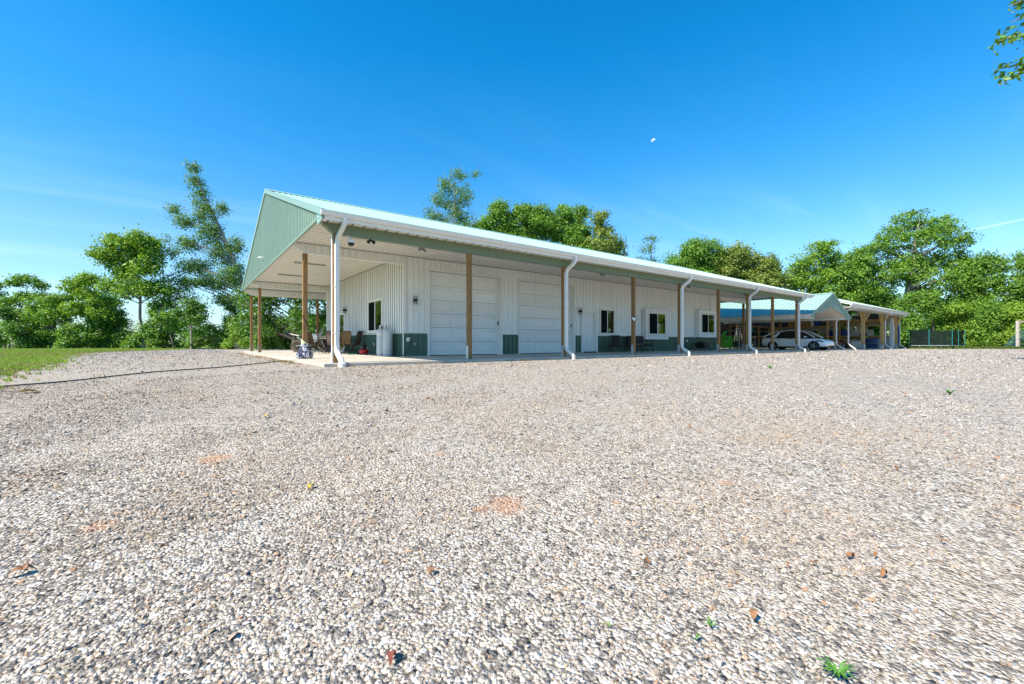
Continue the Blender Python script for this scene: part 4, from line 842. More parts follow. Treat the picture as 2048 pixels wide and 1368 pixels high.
# shelving along the end wall
SHX0, SHX1 = 54.7, 56.45
TOPZ, MIDZ = 2.38, 1.25
rack = thing('shelf_rack', 'timber storage shelving along the end of the open shed', 'shelving', (55.5, 5.5, -0.07)); RO = Vector((55.5, 5.5, -0.07))
for z in (TOPZ, MIDZ):
    LB(RO).box(SHX0, SHX0 + 0.05, 0.75, 11.6, z - 0.14, z - 0.02).build('shelf_rail', PINEH, rack)
    y = 0.75
    while y < 11.5: LB(RO).box(SHX0 + 0.001, SHX1, y, y + 0.9, z - 0.02, z).build('shelf_board', PINEH, rack); y += 0.905
for y in (0.8, 2.6, 4.6, 6.6, 8.7, 11.3): LB(RO).box(SHX0 - 0.14, SHX0 - 0.002, y - 0.07, y + 0.07, -0.07, TOPZ - 0.0).build('upright', PINE, rack)
rack2 = thing('shelf_rack', 'timber storage shelving against the dark back wall of the shed', 'shelving', (49.0, 11.5, -0.07)); R2 = Vector((49.0, 11.5, -0.07))
for z in (TOPZ, MIDZ):
    LB(R2).box(44.0, 54.4, 10.8, 10.85, z - 0.14, z - 0.02).build('shelf_rail', PINEH, rack2)
    x = 44.0
    while x < 54.0: LB(R2).box(x, x + 1.03, 10.801, 11.95, z - 0.02, z).build('shelf_board', PINEH, rack2); x += 1.04
for x in (44.05, 46.6, 49.2, 51.8, 54.3): LB(R2).box(x - 0.06, x + 0.06, 10.66, 10.798, -0.07, TOPZ).build('upright', PINE, rack2)
# ------------------------------------------------------------------ things on the porch
def tank(loc, label, rz=0.0):
    t = thing('propane_tank', label, 'gas tank', loc, rz)
    MB().lathe([(0.165, 0.055), (0.185, 0.075), (0.187, 0.12), (0.187, 0.88), (0.182, 0.96), (0.16, 1.02), (0.11, 1.055), (0.04, 1.068)], n=28).build('tank_body', TANKG, t, smooth=True)
    MB().lathe([(0.155, 0.0), (0.160, 0.0), (0.160, 0.07), (0.155, 0.07)], n=24).build('foot_ring', TANKG, t, smooth=True)
    MB().lathe([(0.189, 0.10), (0.189, 0.108)], n=28).lathe([(0.188, 0.50), (0.189, 0.505), (0.188, 0.51)], n=28).build('weld_seam', TANKG, t)
    c = MB(); 
    for a0 in (20, 200):                                   # split collar round the valve
        c.loft([[(0.088 * math.cos(R(a)), 0.088 * math.sin(R(a)), 1.05), (0.094 * math.cos(R(a)), 0.094 * math.sin(R(a)), 1.05), (0.094 * math.cos(R(a)), 0.094 * math.sin(R(a)), 1.20), (0.088 * math.cos(R(a)), 0.088 * math.sin(R(a)), 1.20)] for a in range(a0, a0 + 141, 14)])
    c.build('valve_collar', TANKG, t)
    MB().tube([(0, 0, 1.06), (0, 0, 1.14)], 0.022, 8).tube([(-0.05, 0, 1.12), (0.05, 0, 1.12)], 0.018, 8).lathe([(0.035, 1.14), (0.035, 1.16)], n=10).build('valve', DKMET, t)
    return t
tank((3.16, 4.50, 0.0), 'grey gas cylinder nearest the garage doors, standing in front of the other', R(30))
t2 = tank((3.10, 5.00, 0.0), 'grey gas cylinder with white paper label, standing behind the other cylinder', R(75))
lb = MB(); 
lb.loft([[(0.1885 * math.cos(R(a)), 0.1885 * math.sin(R(a)), 0.80), (0.1895 * math.cos(R(a)), 0.1895 * math.sin(R(a)), 0.80), (0.1895 * math.cos(R(a)), 0.1895 * math.sin(R(a)), 0.91), (0.1885 * math.cos(R(a)), 0.1885 * math.sin(R(a)), 0.91)] for a in range(110, 181, 10)])
lb.build('paper_label', VINYL, t2)
# air compressor
ac = thing('air_compressor', 'small red pancake air compressor with black motor on the porch slab', 'air compressor', (3.08, 7.05, 0.0), R(20))
MB().lathe([(0.03, 0.05), (0.15, 0.055), (0.195, 0.09), (0.205, 0.14), (0.195, 0.19), (0.15, 0.225), (0.03, 0.23)], n=26).build('air_tank', RED, ac, smooth=True)
for a in range(4): MB().tube([(0.16 * math.cos(a * 1.57 + .4), 0.16 * math.sin(a * 1.57 + .4), 0.0), (0.15 * math.cos(a * 1.57 + .4), 0.15 * math.sin(a * 1.57 + .4), 0.08)], 0.022, 8).build('rubber_foot', RUBBER, ac)
MB().box(-0.13, 0.10, -0.10, 0.10, 0.22, 0.40).build('motor_shroud', BLACK, ac, bevel=0.03)
MB().lathe([(0.07, -0.13), (0.075, -0.12), (0.075, 0.05), (0.05, 0.08)], (0.05, 0, 0.36), 14, 'x').build('pump_head', DKMET, ac, smooth=True)
MB().tube([(-0.12, 0, 0.36), (-0.12, 0, 0.44), (-0.06, 0, 0.475), (0.06, 0, 0.475), (0.12, 0, 0.44), (0.12, 0, 0.36)], 0.014, 8).build('handle', BLACK, ac, smooth=True)
MB().lathe([(0.028, 0), (0.028, -0.02)], (0.08, -0.10, 0.30), 12, 'y').build('gauge', VINYL, ac)
hp = [(2.72 + 0.22 * math.cos(a * 0.7) * (1 + 0.05 * a / 6), 7.35 + 0.20 * math.sin(a * 0.7), 0.012 + 0.0012 * a) for a in range(28)]
tag(MB().tube(hp, 0.009, 6).build('air_hose', mat('green_hose', (0.01, 0.16, 0.08), 0.5), smooth=True), 'thin green air hose coiled on the slab beside the red compressor', 'hose')

# patio dining set
def patio_chair(loc, rz, label, fabric):
    t = thing('patio_chair', label, 'chair', loc, rz, 'patio dining chairs')
    w = 0.245; pf = [(0.25, 0.43), (0.20, 0.445), (0.0, 0.42), (-0.18, 0.41), (-0.235, 0.45), (-0.27, 0.60), (-0.315, 0.80), (-0.37, 0.99), (-0.42, 1.04)]
    MB().loft([[(-w, y, z), (w, y, z), (w, y - 0.006, z + 0.014), (-w, y - 0.006, z + 0.014)] for y, z in pf]).build('sling', fabric, t, smooth=True)
    for sg in (-1, 1):
        MB().tube([(sg * (w + 0.012), y, z) for y, z in pf], 0.014, 8).build('side_frame', DKMET, t, smooth=True)
        MB().tube([(sg * (w + 0.02), -0.26, 0.62), (sg * (w + 0.055), -0.15, 0.655), (sg * (w + 0.06), 0.12, 0.65), (sg * (w + 0.055), 0.22, 0.60), (sg * (w + 0.03), 0.235, 0.45)], 0.017, 8, flat=0.8).build('armrest', DKMET, t, smooth=True)
    MB().tube([(-w, -0.42, 1.045), (w, -0.42, 1.045)], 0.014, 8).tube([(-w, 0.25, 0.425), (w, 0.25, 0.425)], 0.014, 8).tube([(-w, -0.1, 0.39), (w, -0.1, 0.39)], 0.014, 8).build('cross_rail', DKMET, t)
    MB().lathe([(0.05, 0.20), (0.03, 0.22), (0.03, 0.34), (0.09, 0.38), (0.09, 0.40)], n=12).build('swivel_column', DKMET, t, smooth=True)
    for a in range(4):
        c, s2 = math.cos(R(45 + 90 * a)), math.sin(R(45 + 90 * a))
        MB().tube([(0.03 * c, 0.03 * s2, 0.22), (0.12 * c, 0.12 * s2, 0.19), (0.24 * c, 0.24 * s2, 0.09), (0.32 * c, 0.32 * s2, 0.018)], [0.018, 0.018, 0.016, 0.016], 8).build('leg', DKMET, t, smooth=True)
    return t
ch = patio_chair((1.90, 10.30, 0), R(-127), 'brown sling patio chair just right of the bag-wrapped post', SLING)
patio_chair((2.42, 9.15, 0), R(-37), 'grey-brown sling patio chair partly hidden by the corner post', SLINGP)
patio_chair((3.0, 9.2, 0), R(-30), 'tan sling patio chair with its back to the yard', mat('tan_sling_fabric', (0.30, 0.19, 0.085), 0.85, var=0.2, scale=60, bump=0.4, bscale=220))
patio_chair((2.98, 8.35, 0), R(48), 'grey-brown sling patio chair seen side-on beside the end wall', SLINGP)
tb = thing('patio_table', 'brown round patio table between the sling chairs', 'table', (2.62, 10.30, 0))
MB().lathe([(0.56, 0.70), (0.60, 0.702), (0.61, 0.715), (0.60, 0.73), (0.55, 0.732)], n=36).build('table_top', TILE, tb, smooth=True)
MB().lathe([(0.57, 0.675), (0.585, 0.675), (0.585, 0.70), (0.57, 0.70)], n=36).build('apron', DKMET, tb, smooth=True)
for a in range(4):
    c, s2 = math.cos(R(30 + 90 * a)), math.sin(R(30 + 90 * a))
    MB().tube([(0.54 * c, 0.54 * s2, 0.68), (0.36 * c, 0.36 * s2, 0.50), (0.22 * c, 0.22 * s2, 0.33), (0.30 * c, 0.30 * s2, 0.15), (0.46 * c, 0.46 * s2, 0.015)], 0.018, 8).build('leg', DKMET, tb, smooth=True)
MB().lathe([(0.21, 0.31), (0.225, 0.32), (0.225, 0.335), (0.21, 0.335)], n=24).build('leg_ring', DKMET, tb, smooth=True)

DUSTY = mat('dusty_tyre', (0.13, 0.105, 0.08), 0.9, var=0.3)
# dirt bike, front to the right
db = thing('dirt_bike', 'white and blue dirt bike with knobby tyres parked at the back of the porch', 'motorcycle', (2.23, 13.22, 0.0), R(-37))
def knobby(cx, r, w, nm):
    wh = MB().lathe([(r - 0.075, -w * 0.42), (r - 0.03, -w * 0.5), (r - 0.008, -w * 0.32), (r - 0.008, w * 0.32), (r - 0.03, w * 0.5), (r - 0.075, w * 0.42), (r - 0.085, 0.0), (r - 0.075, -w * 0.42)], (cx, 0, r), 30, 'y').build('wheel', DUSTY, db, smooth=True)
    k = MB()
    for i in range(34):
        a = 2 * math.pi * i / 34
        for off in ((-0.3, 0.3) if i % 2 else (0.0,)):
            c, s2 = math.cos(a), math.sin(a); p = Vector((cx + (r - 0.012) * c, off * w, r + (r - 0.012) * s2)); q = Vector((cx + (r + 0.010) * c, off * w, r + (r + 0.010) * s2))
            k.bar(p, q, 0.024, 0.030, up=(0, 1, 0))
    k.build('tread_knob', DUSTY, wh)
    MB().lathe([(r - 0.088, -0.02), (r - 0.078, -0.025), (r - 0.078, 0.025), (r - 0.088, 0.02), (r - 0.095, 0.0), (r - 0.088, -0.02)], (cx, 0, r), 30, 'y').build('rim', BLACK, wh, smooth=True)
    sp_ = MB().lathe([(0.03, -0.05), (0.03, 0.05)], (cx, 0, r), 12, 'y')
    for i in range(18):
        a = 2 * math.pi * i / 18; sp_.tube([(cx + 0.03 * math.cos(a), 0.03 * (-1) ** i, r + 0.03 * math.sin(a)), (cx + (r - 0.09) * math.cos(a + 0.2), 0, r + (r - 0.09) * math.sin(a + 0.2))], 0.0035, 4)
    sp_.build('spoke', STEEL, wh)
knobby(-0.70, 0.33, 0.12, 'r'); knobby(0.76, 0.35, 0.09, 'f')
MB().tube([(0.50, 0, 0.93), (0.1, 0.06, 0.85), (-0.25, 0.10, 0.80), (-0.30, 0.10, 0.42), (0.15, 0.08, 0.30), (0.42, 0.05, 0.55), (0.50, 0, 0.93)], 0.022, 8).tube([(0.1, -0.06, 0.85), (-0.25, -0.10, 0.80), (-0.30, -0.10, 0.42), (0.15, -0.08, 0.30), (0.42, -0.05, 0.55)], 0.022, 8).tube([(-0.25, 0.08, 0.80), (-0.62, 0.06, 0.86)], 0.016, 8).build('bike_frame', DKMET, db, smooth=True)
MB().box(-0.12, 0.26, -0.11, 0.11, 0.33, 0.66).build('engine', STEEL, db, bevel=0.05)
for sg in (-1, 1):
    MB().tube([(0.78, sg * 0.09, 0.36), (0.50, sg * 0.09, 1.0)], [0.028, 0.024], 10).build('fork_leg', STEEL, db, smooth=True)
    MB().tube([(-0.70, sg * 0.085, 0.33), (-0.12, sg * 0.09, 0.42)], 0.026, 8).build('swingarm', STEEL, db)
    MB().prism([(0.42, 0.93), (0.10, 0.92), (-0.02, 0.80), (0.26, 0.56), (0.46, 0.62)], 'y', sg * 0.13, sg * 0.155).build('radiator_shroud', VINYL, db)
MB().prism([(0.40, 0.97), (0.20, 1.0), (-0.02, 0.93), (0.0, 0.82), (0.40, 0.82)], 'y', -0.12, 0.12).build('fuel_tank', VINYL, db, bevel=0.02)
MB().prism([(0.02, 0.96), (-0.10, 0.94), (-0.62, 0.96), (-0.62, 0.91), (-0.10, 0.87), (0.02, 0.89)], 'y', -0.09, 0.09).build('seat', BLACK, db, bevel=0.02)
rf = MB().prism([(-0.55, 0.90), (-0.85, 0.95), (-1.05, 1.0), (-1.05, 0.985), (-0.85, 0.925), (-0.55, 0.86)], 'y', -0.10, 0.10).build('rear_fender', VINYL, db); MB().prism([(-1.05, 1.002), (-1.22, 1.03), (-1.22, 1.015), (-1.05, 0.983)], 'y', -0.085, 0.085).build('fender_tip', BLUE, rf)
MB().prism([(0.44, 0.86), (0.75, 0.86), (1.08, 0.78), (1.08, 0.765), (0.75, 0.835), (0.44, 0.835)], 'y', -0.085, 0.085).build('front_fender', VINYL, db)
MB().tube([(0.40, -0.40, 1.12), (0.44, -0.22, 1.14), (0.50, -0.08, 1.05), (0.50, 0.08, 1.05), (0.44, 0.22, 1.14), (0.40, 0.40, 1.12)], 0.014, 8).build('handlebar', BLACK, db, smooth=True)
for sg in (-1, 1): MB().prism([(sg * 0.28, 1.07), (sg * 0.42, 1.07), (sg * 0.43, 1.20), (sg * 0.30, 1.21)], 'x', 0.47, 0.49).build('hand_guard', VINYL, db)
MB().prism([(-0.09, 0.88), (0.09, 0.88), (0.11, 1.08), (-0.11, 1.08)], 'x', 0.57, 0.59).build('number_plate', VINYL, db)
MB().tube([(0.3, -0.1, 0.5), (0.1, -0.15, 0.45), (-0.3, -0.15, 0.62), (-0.62, -0.13, 0.78)], [0.02, 0.022, 0.03, 0.045], 10).build('exhaust', STEEL, db, smooth=True)
MB().tube([(0.05, 0.12, 0.30), (0.02, 0.42, 0.012)], 0.012, 6).build('kickstand', STEEL, db)

# bag wrapped round the foot of the second post
def bag_material():
    m = bpy.data.materials.new('printed_plastic_sack'); m.use_nodes = True; t = m.node_tree; b = t.nodes['Principled BSDF']; b.inputs['Roughness'].default_value = 0.32
    co = N(t, 'ShaderNodeTexCoord'); n = N(t, 'ShaderNodeTexNoise'); n.inputs['Scale'].default_value = 4.5; n.inputs['Detail'].default_value = 3; n.inputs['Distortion'].default_value = 1.6; L(t, co.outputs['Object'], n.inputs['Vector'])
    L(t, RAMP_(t, n.outputs[0], [(0.40, (0.035, 0.035, 0.06)), (0.5, (0.06, 0.06, 0.10)), (0.56, (0.62, 0.63, 0.68)), (0.66, (0.05, 0.05, 0.08))]), b.inputs['Base Color']); return m
bag = thing('plastic_sack', 'dark plastic sack with white print wrapped round the foot of the porch post', 'sack', (0.07, VW + 0.07, 0.0))
rings = []; r_ = np.random.default_rng(4)
for k, (rr, z) in enumerate([(0.19, 0.0), (0.235, 0.05), (0.225, 0.14), (0.20, 0.24), (0.165, 0.33), (0.125, 0.42), (0.112, 0.50)]):
    rings.append([(rr * (1 + 0.13 * math.sin(5 * a + k * 0.8) + 0.07 * r_.normal()) * math.cos(a), rr * (1 + 0.13 * math.sin(5 * a + k * 0.8) + 0.07 * r_.normal()) * math.sin(a), max(0.002, z + 0.012 * r_.normal())) for a in np.linspace(0, 2 * math.pi, 25)[:-1]])
MB().loft(rings, cap=False).build('sack_body', bag_material(), bag, smooth=True)
MB().loft([[(0.118 * (1 + 0.05 * math.sin(4 * a)) * math.cos(a), 0.118 * math.sin(a), z + 0.10 * math.cos(a - 2.4)) for a in np.linspace(0, 2 * math.pi, 17)[:-1]] for z in (0.46, 0.60)], cap=False).build('sack_top', mat('pale_print', (0.55, 0.58, 0.36), 0.5), bag, smooth=True)
MB().tube([(-0.078, -0.09, 1.42), (-0.06, -0.085, 1.30), (0.02, -0.085, 1.22), (0.06, -0.08, 1.1)], 0.012, 6).build('tie_cord', RUBBER, bag, smooth=True)

# garden hose across the gravel
hz = []
for i, k in enumerate(np.linspace(0, 1, 60)):
    px = -260 + (600 + 260) * k; py = 805 - (805 - 719.5) * (k ** 0.86) + 1.2 * math.sin(k * 17)
    d = 5
    for _ in range(30):
        p = at(px, py, d); g = float(ground_z(p[0], p[1])) + 0.022; rr = ray(px, py); d += ((g - CAM[2]) / rr[2] - d) * 0.6; d = min(d, 13.8)
    p = at(px, py, d); hz.append((p[0], p[1], float(ground_z(p[0], p[1])) + 0.024))
tag(MB().tube(hz, 0.013, 8).build('garden_hose', mat('dark_green_hose', (0.035, 0.04, 0.035), 0.55), smooth=True), 'long dark hose lying across the gravel towards the porch', 'hose')

# ------------------------------------------------------------------ black lounge set by the entry door
def lounge(name, label, cat, w, loc, rz, n):
    t = thing(name, label, cat, loc, rz)
    MB().box(-w / 2, w / 2, -0.30, 0.32, 0.30, 0.40).build('seat', WICKER, t, bevel=0.02)
    for i in range(n):
        a = -w / 2 + 0.05 + i * (w - 0.1) / n; b = a + (w - 0.1) / n - 0.015
        MB().prism([(-0.22, 0.40), (-0.30, 0.90), (-0.35, 0.90), (-0.30, 0.36)], 'x', a, b).build('backrest', WICKER, t, bevel=0.012)
        MB().box(a, b, -0.21, 0.33, 0.402, 0.47).build('cushion', BLACK, t, bevel=0.025)
    for sg in (-1, 1):
        x = sg * (w / 2 + 0.025)
        MB().tube([(x, 0.34, 0.0), (x, 0.32, 0.62), (x, -0.30, 0.66)], 0.020, 6).build('arm', DKMET, t)
        MB().tube([(x, -0.36, 0.0), (x, -0.30, 0.36), (x, -0.34, 0.88)], 0.020, 6).build('rear_leg', DKMET, t)
        MB().tube([(x, 0.33, 0.14), (x, -0.34, 0.14)], 0.012, 6).build('stretcher', DKMET, t)
    return t
lounge('lounge_chair', 'black wicker armchair beside the white entry door', 'armchair', 0.58, (15.0, 3.12, 0), R(-62), 1)
lounge('lounge_sofa', 'black wicker loveseat under the siding between the windows', 'sofa', 1.45, (16.95, 3.12, 0), R(180), 2)
ct = thing('side_table', 'small black low table in front of the wicker loveseat', 'table', (15.55, 2.35, 0), R(10))
MB().box(-0.36, 0.36, -0.24, 0.24, 0.42, 0.445).build('table_top', mat('grey_table_slab', (0.22, 0.17, 0.13), 0.5), ct, bevel=0.006)
for sx in (-1, 1):
    for sy in (-1, 1): MB().tube([(sx * 0.26, sy * 0.17, 0.42), (sx * 0.34, sy * 0.22, 0.0)], 0.014, 6).build('leg', DKMET, ct)
ht = [(0, -0.10), (-0.05, -0.06), (-0.125, 0.03), (-0.13, 0.08), (-0.10, 0.12), (-0.05, 0.12), (0, 0.075), (0.05, 0.12), (0.10, 0.12), (0.13, 0.08), (0.125, 0.03), (0.05, -0.06)]
hr = thing('heart_ornament', 'small black heart frame with white centre hung on a porch post', 'ornament', (12.305, -0.022, 1.51), R(-12))
MB().tube([(x * 1.0, 0, z) for x, z in ht + ht[:1]], 0.016, 6).build('heart_rim', BLACK, hr); MB().prism([(x * 0.9, z * 0.9) for x, z in ht], 'y', 0.0, 0.010).build('heart_panel', VINYL, hr)
gr = thing('fire_pit', 'black square steel fire pit on short legs by the end of the wall', 'fire pit', (23.2, 3.0, 0))
MB().loft([[(-a, -a, z), (a, -a, z), (a, a, z), (-a, a, z)] for a, z in ((0.20, 0.16), (0.30, 0.30), (0.31, 0.46), (0.43, 0.462), (0.43, 0.50), (0.30, 0.50))]).build('bowl', BLACK, gr)
for sx in (-1, 1):
    for sy in (-1, 1): MB().tube([(sx * 0.22, sy * 0.22, 0.30), (sx * 0.34, sy * 0.34, 0.0)], 0.018, 6).build('leg', BLACK, gr)
MB().lathe([(0.29, 0.50), (0.28, 0.56), (0.18, 0.60), (0.03, 0.62)], n=16).build('spark_screen', DKMET, gr, smooth=True); MB().tube([(-0.09, 0, 0.61), (-0.09, 0, 0.66), (0.09, 0, 0.66), (0.09, 0, 0.61)], 0.01, 6).build('handle', BLACK, gr)
# stand-ins for the pink and blue showing in the first box window's glass
tag(MB().loft([[(19.42 + 0.27 * k, VW - 0.12 + 0.085 * math.sin(a) * (1 - 0.6 * abs(k)), 1.335 - 0.05 * k + 0.105 * math.cos(a) * (1 - 0.55 * abs(k))) for a in np.linspace(0, 6.28, 11)[:-1]] for k in (-1, -0.6, 0, 0.6, 1)]).build('pink_stand_in', PINK, smooth=True), 'bright pink shape standing in behind the glass of the first box window', 'cushion')
tag(MB().box(19.18, 19.68, VW - 0.22, VW - 0.02, 0.815, 1.235).build('blue_stand_in', BLUEF, bevel=0.03), 'bright blue shape standing in below the pink one in the box window', 'box')

# ------------------------------------------------------------------ car in the carport
def build_car(loc, rz):
    t = thing('parked_car', 'white electric hatchback parked nose out under the carport', 'car', loc, rz)
    st = [(-2.36, .46, .80, .70), (-2.33, .36, .95, .80), (-2.22, .30, 1.04, .87), (-1.9, .25, 1.04, .92), (-1.35, .21, .99, .95), (-0.6, .19, .95, .955), (0.3, .19, .94, .955), (1.0, .20, .94, .95), (1.35, .21, .92, .945), (1.75, .23, .86, .92), (2.05, .25, .79, .87), (2.25, .27, .72, .80), (2.34, .32, .64, .68), (2.38, .40, .56, .52)]
    rings = []
    for y, zb, zt, w in st:
        zm = zb + (zt - zb) * 0.55
        half = [(w * 0.90, zb), (w * 0.99, zb + 0.06), (w, zm), (w * 0.975, zt - 0.09), (w * 0.90, zt - 0.02), (w * 0.5, zt + 0.015)]
        rings.append([(x, y, z) for x, z in half] + [(-x, y, z) for x, z in half[::-1]])
    body = MB().loft(rings).build('body', CARW, t, smooth=True)
    md_ = body.modifiers.new('sub', 'SUBSURF'); md_.levels = 1; md_.render_levels = 1
    gh = [(-2.15, 1.03, 1.08), (-1.7, .99, 1.30), (-1.1, .97, 1.51), (-0.5, .95, 1.61), (0.0, .94, 1.63), (0.45, .94, 1.58), (0.88, .94, 1.41), (1.25, .94, 1.15), (1.5, .92, .96)]
    rg = []
    for y, zb, zt in gh:
        k = min(1, (zt - zb) / 0.6); wb = .89; wt = .89 - .24 * k
        rg.append([(wb, y, zb - 0.02), (wt + .03, y, zt - 0.10 * k), (wt - .10, y, zt - 0.02 * k), (0, y, zt), (-wt + .10, y, zt - 0.02 * k), (-wt - .03, y, zt - 0.10 * k), (-wb, y, zb - 0.02)])
    MB().loft(rg, closed=False).build('glasshouse', CARGL, t, smooth=True)
    for sg in (-1, 1):
        MB().tube([(sg * (.89 - .24 * min(1, (zt - zb) / .6) + .012), y, zt - 0.06 * min(1, (zt - zb) / .6)) for y, zb, zt in gh], [0.05, 0.045, 0.035, 0.03, 0.03, 0.03, 0.03, 0.03, 0.04], 8).build('roof_rail', CARW, t, smooth=True)
        MB().tube([(sg * .78, -0.95, 1.40), (sg * .885, -1.35, 1.0)], [0.05, 0.12], 6, flat=0.25, up=(1, 0, 0)).build('pillar', CARW, t)
        MB().tube([(sg * .905, -1.75, 1.0), (sg * .91, 0.0, .955), (sg * .90, 1.1, .95)], 0.012, 6).build('belt_trim', BLACK, t)
        for y in (-1.42, 1.46):
            MB().lathe([(0.30, sg * 0.78), (0.375, sg * 0.80), (0.378, sg * 0.957), (0.36, sg * 0.962), (0.30, sg * 0.955)], (0, y, 0.345), 28, 'x').build('wheel_arch', BLACK, t, smooth=True)
            wh = MB().lathe([(0.24, sg * 0.78), (0.335, sg * 0.79), (0.345, sg * 0.83), (0.345, sg * 0.95), (0.33, sg * 0.975), (0.25, sg * 0.98)], (0, y, 0.345), 28, 'x').build('wheel', RUBBER, t, smooth=True)
            rm = MB().lathe([(0.25, sg * 0.972), (0.24, sg * 0.96), (0.05, sg * 0.95), (0.04, sg * 0.98)], (0, y, 0.345), 24, 'x')
            for k in range(5):
                a = 2 * math.pi * k / 5; rm.bar((sg * 0.975, y + 0.04 * math.cos(a), 0.345 + 0.04 * math.sin(a)), (sg * 0.978, y + 0.24 * math.cos(a), 0.345 + 0.24 * math.sin(a)), 0.05, 0.016, up=(1, 0, 0))
            rm.build('rim', GALV, wh)
        MB().box(min(sg * .953, sg * .968), max(sg * .953, sg * .968), -0.22, -0.02, .83, .855).box(min(sg * .953, sg * .968), max(sg * .953, sg * .968), -1.05, -0.88, .84, .865).build('door_handle', BLACK, t)
        d = MB()
        for y in (-0.95, 0.02, 1.0): d.tube([(sg * .972, y, .30), (sg * .972, y + 0.02, .62), (sg * .945, y + 0.02, .90)], 0.004, 4)
        d.build('door_seam', BLACK, t)
        MB().box(min(sg * .94, sg * .975), max(sg * .94, sg * .975), -1.0, 1.02, .205, .27).build('sill', BLACK, t)
        MB().loft([[(sg * 0.95, 0.92, 0.99), (sg * 1.10, 0.86, 0.97), (sg * 1.12, 0.86, 1.09), (sg * 0.96, 0.92, 1.10)], [(sg * 0.95, 1.02, 1.0), (sg * 1.08, 1.0, 1.0), (sg * 1.09, 1.0, 1.07), (sg * 0.96, 1.02, 1.08)]]).build('mirror', CARW, t, bevel=0.01)
        MB().loft([[(sg * .90, 1.62, .80), (sg * .93, 1.62, .75), (sg * .925, 1.62, .73), (sg * .89, 1.62, .76)], [(sg * .80, 2.0, .74), (sg * .885, 2.0, .66), (sg * .87, 2.0, .61), (sg * .78, 2.0, .70)], [(sg * .62, 2.235, .685), (sg * .76, 2.24, .60), (sg * .74, 2.245, .57), (sg * .60, 2.25, .65)]]).build('headlight', CARGL, t, smooth=True)
        MB().box(min(sg * .58, sg * .86), max(sg * .58, sg * .86), -2.30, -2.12, .90, .99).build('taillight', RED, t, bevel=0.02)
    MB().box(-.55, .55, 2.26, 2.375, .29, .37).build('lower_grille', BLACK, t, bevel=0.01)
    MB().prism([(-.06, .62), (.06, .62), (0.0, .52)], 'y', 2.352, 2.372).build('badge', STEEL, t)
    return t
build_car((36.15, 2.25, -0.07), R(180))

# ------------------------------------------------------------------ things stored in the carport and shed
sm = thing('smoker_grill', 'bright lime green cabinet smoker with raised lid in the carport', 'smoker', (38.0, 8.7, -0.07), R(-38)); sm.scale = (0.82, 0.82, 0.88)
MB().box(-0.62, 0.28, -0.38, 0.38, 0.12, 1.38).build('cabinet', LIME, sm, bevel=0.02)
MB().bar((-0.60, 0, 1.42), (-0.25, 0, 1.90), 0.74, 0.05).bar((-0.25, 0, 1.90), (0.32, 0, 1.93), 0.74, 0.05).build('lid', LIME, sm)
cg_ = MB()
for a in (0.32, 1.02):
    cg_.box(a, a + 0.05, -0.37, -0.32, 0.15, 1.3).box(a, a + 0.05, 0.32, 0.37, 0.15, 1.3)
for z in (0.15, 0.82, 1.25): cg_.box(0.37, 1.02, -0.37, -0.32, z, z + 0.05)
cg_.build('side_frame', LIME, sm); MB().box(0.37, 1.02, -0.31, 0.36, 0.16, 0.80).build('fire_box', BLACK, sm); MB().box(-0.5, -0.2, -0.40, -0.381, 1.0, 1.16).build('vent_plate', BLACK, sm)
for sx in (-0.5, 0.9):
    for sy in (-0.3, 0.3): MB().lathe([(0.06, -0.025), (0.06, 0.025)], (sx, sy, 0.06), 12, 'y').build('caster', RUBBER, sm)
tp = thing('stepladder', 'grey aluminium stepladder leaning open behind the carport posts', 'ladder', (41.5, 9.4, -0.07), R(-40))
for sg in (-1, 1):
    MB().bar((sg * 0.30, -0.45, 0), (sg * 0.20, 0, 2.0), 0.05, 0.07).build('front_rail', GALV, tp); MB().bar((sg * 0.30, 0.45, 0), (sg * 0.20, 0.04, 2.0), 0.04, 0.05).build('rear_rail', GALV, tp)
for k in range(6): MB().box(-0.28 + k * 0.012, 0.28 - k * 0.012, -0.44 + k * 0.065, -0.34 + k * 0.065, 0.28 + k * 0.29, 0.31 + k * 0.29).build('step', GALV, tp)
MB().box(-0.22, 0.22, -0.12, 0.14, 2.0, 2.05).build('top_cap', GALV, tp)
dpan = [('tall dark sheet of board leaning left of the stepladder', 39.9, 0.0), ('tall dark sheet of board leaning behind the stepladder', 42.3, 0.1)]
for lab, x, dz in dpan:
    tag(MB().add([(x, 11.2, -0.065), (x + 1.2, 11.2, -0.065), (x + 1.2, 11.7, 2.3 + dz), (x, 11.7, 2.3 + dz), (x, 11.25, -0.065), (x + 1.2, 11.25, -0.065), (x + 1.2, 11.75, 2.3 + dz), (x, 11.75, 2.3 + dz)], [(0, 1, 2, 3), (7, 6, 5, 4), (0, 4, 5, 1), (3, 2, 6, 7), (0, 3, 7, 4), (1, 5, 6, 2)]).build('board_sheet', mat('dark_board', (0.035, 0.03, 0.03), 0.7)), lab, 'board')

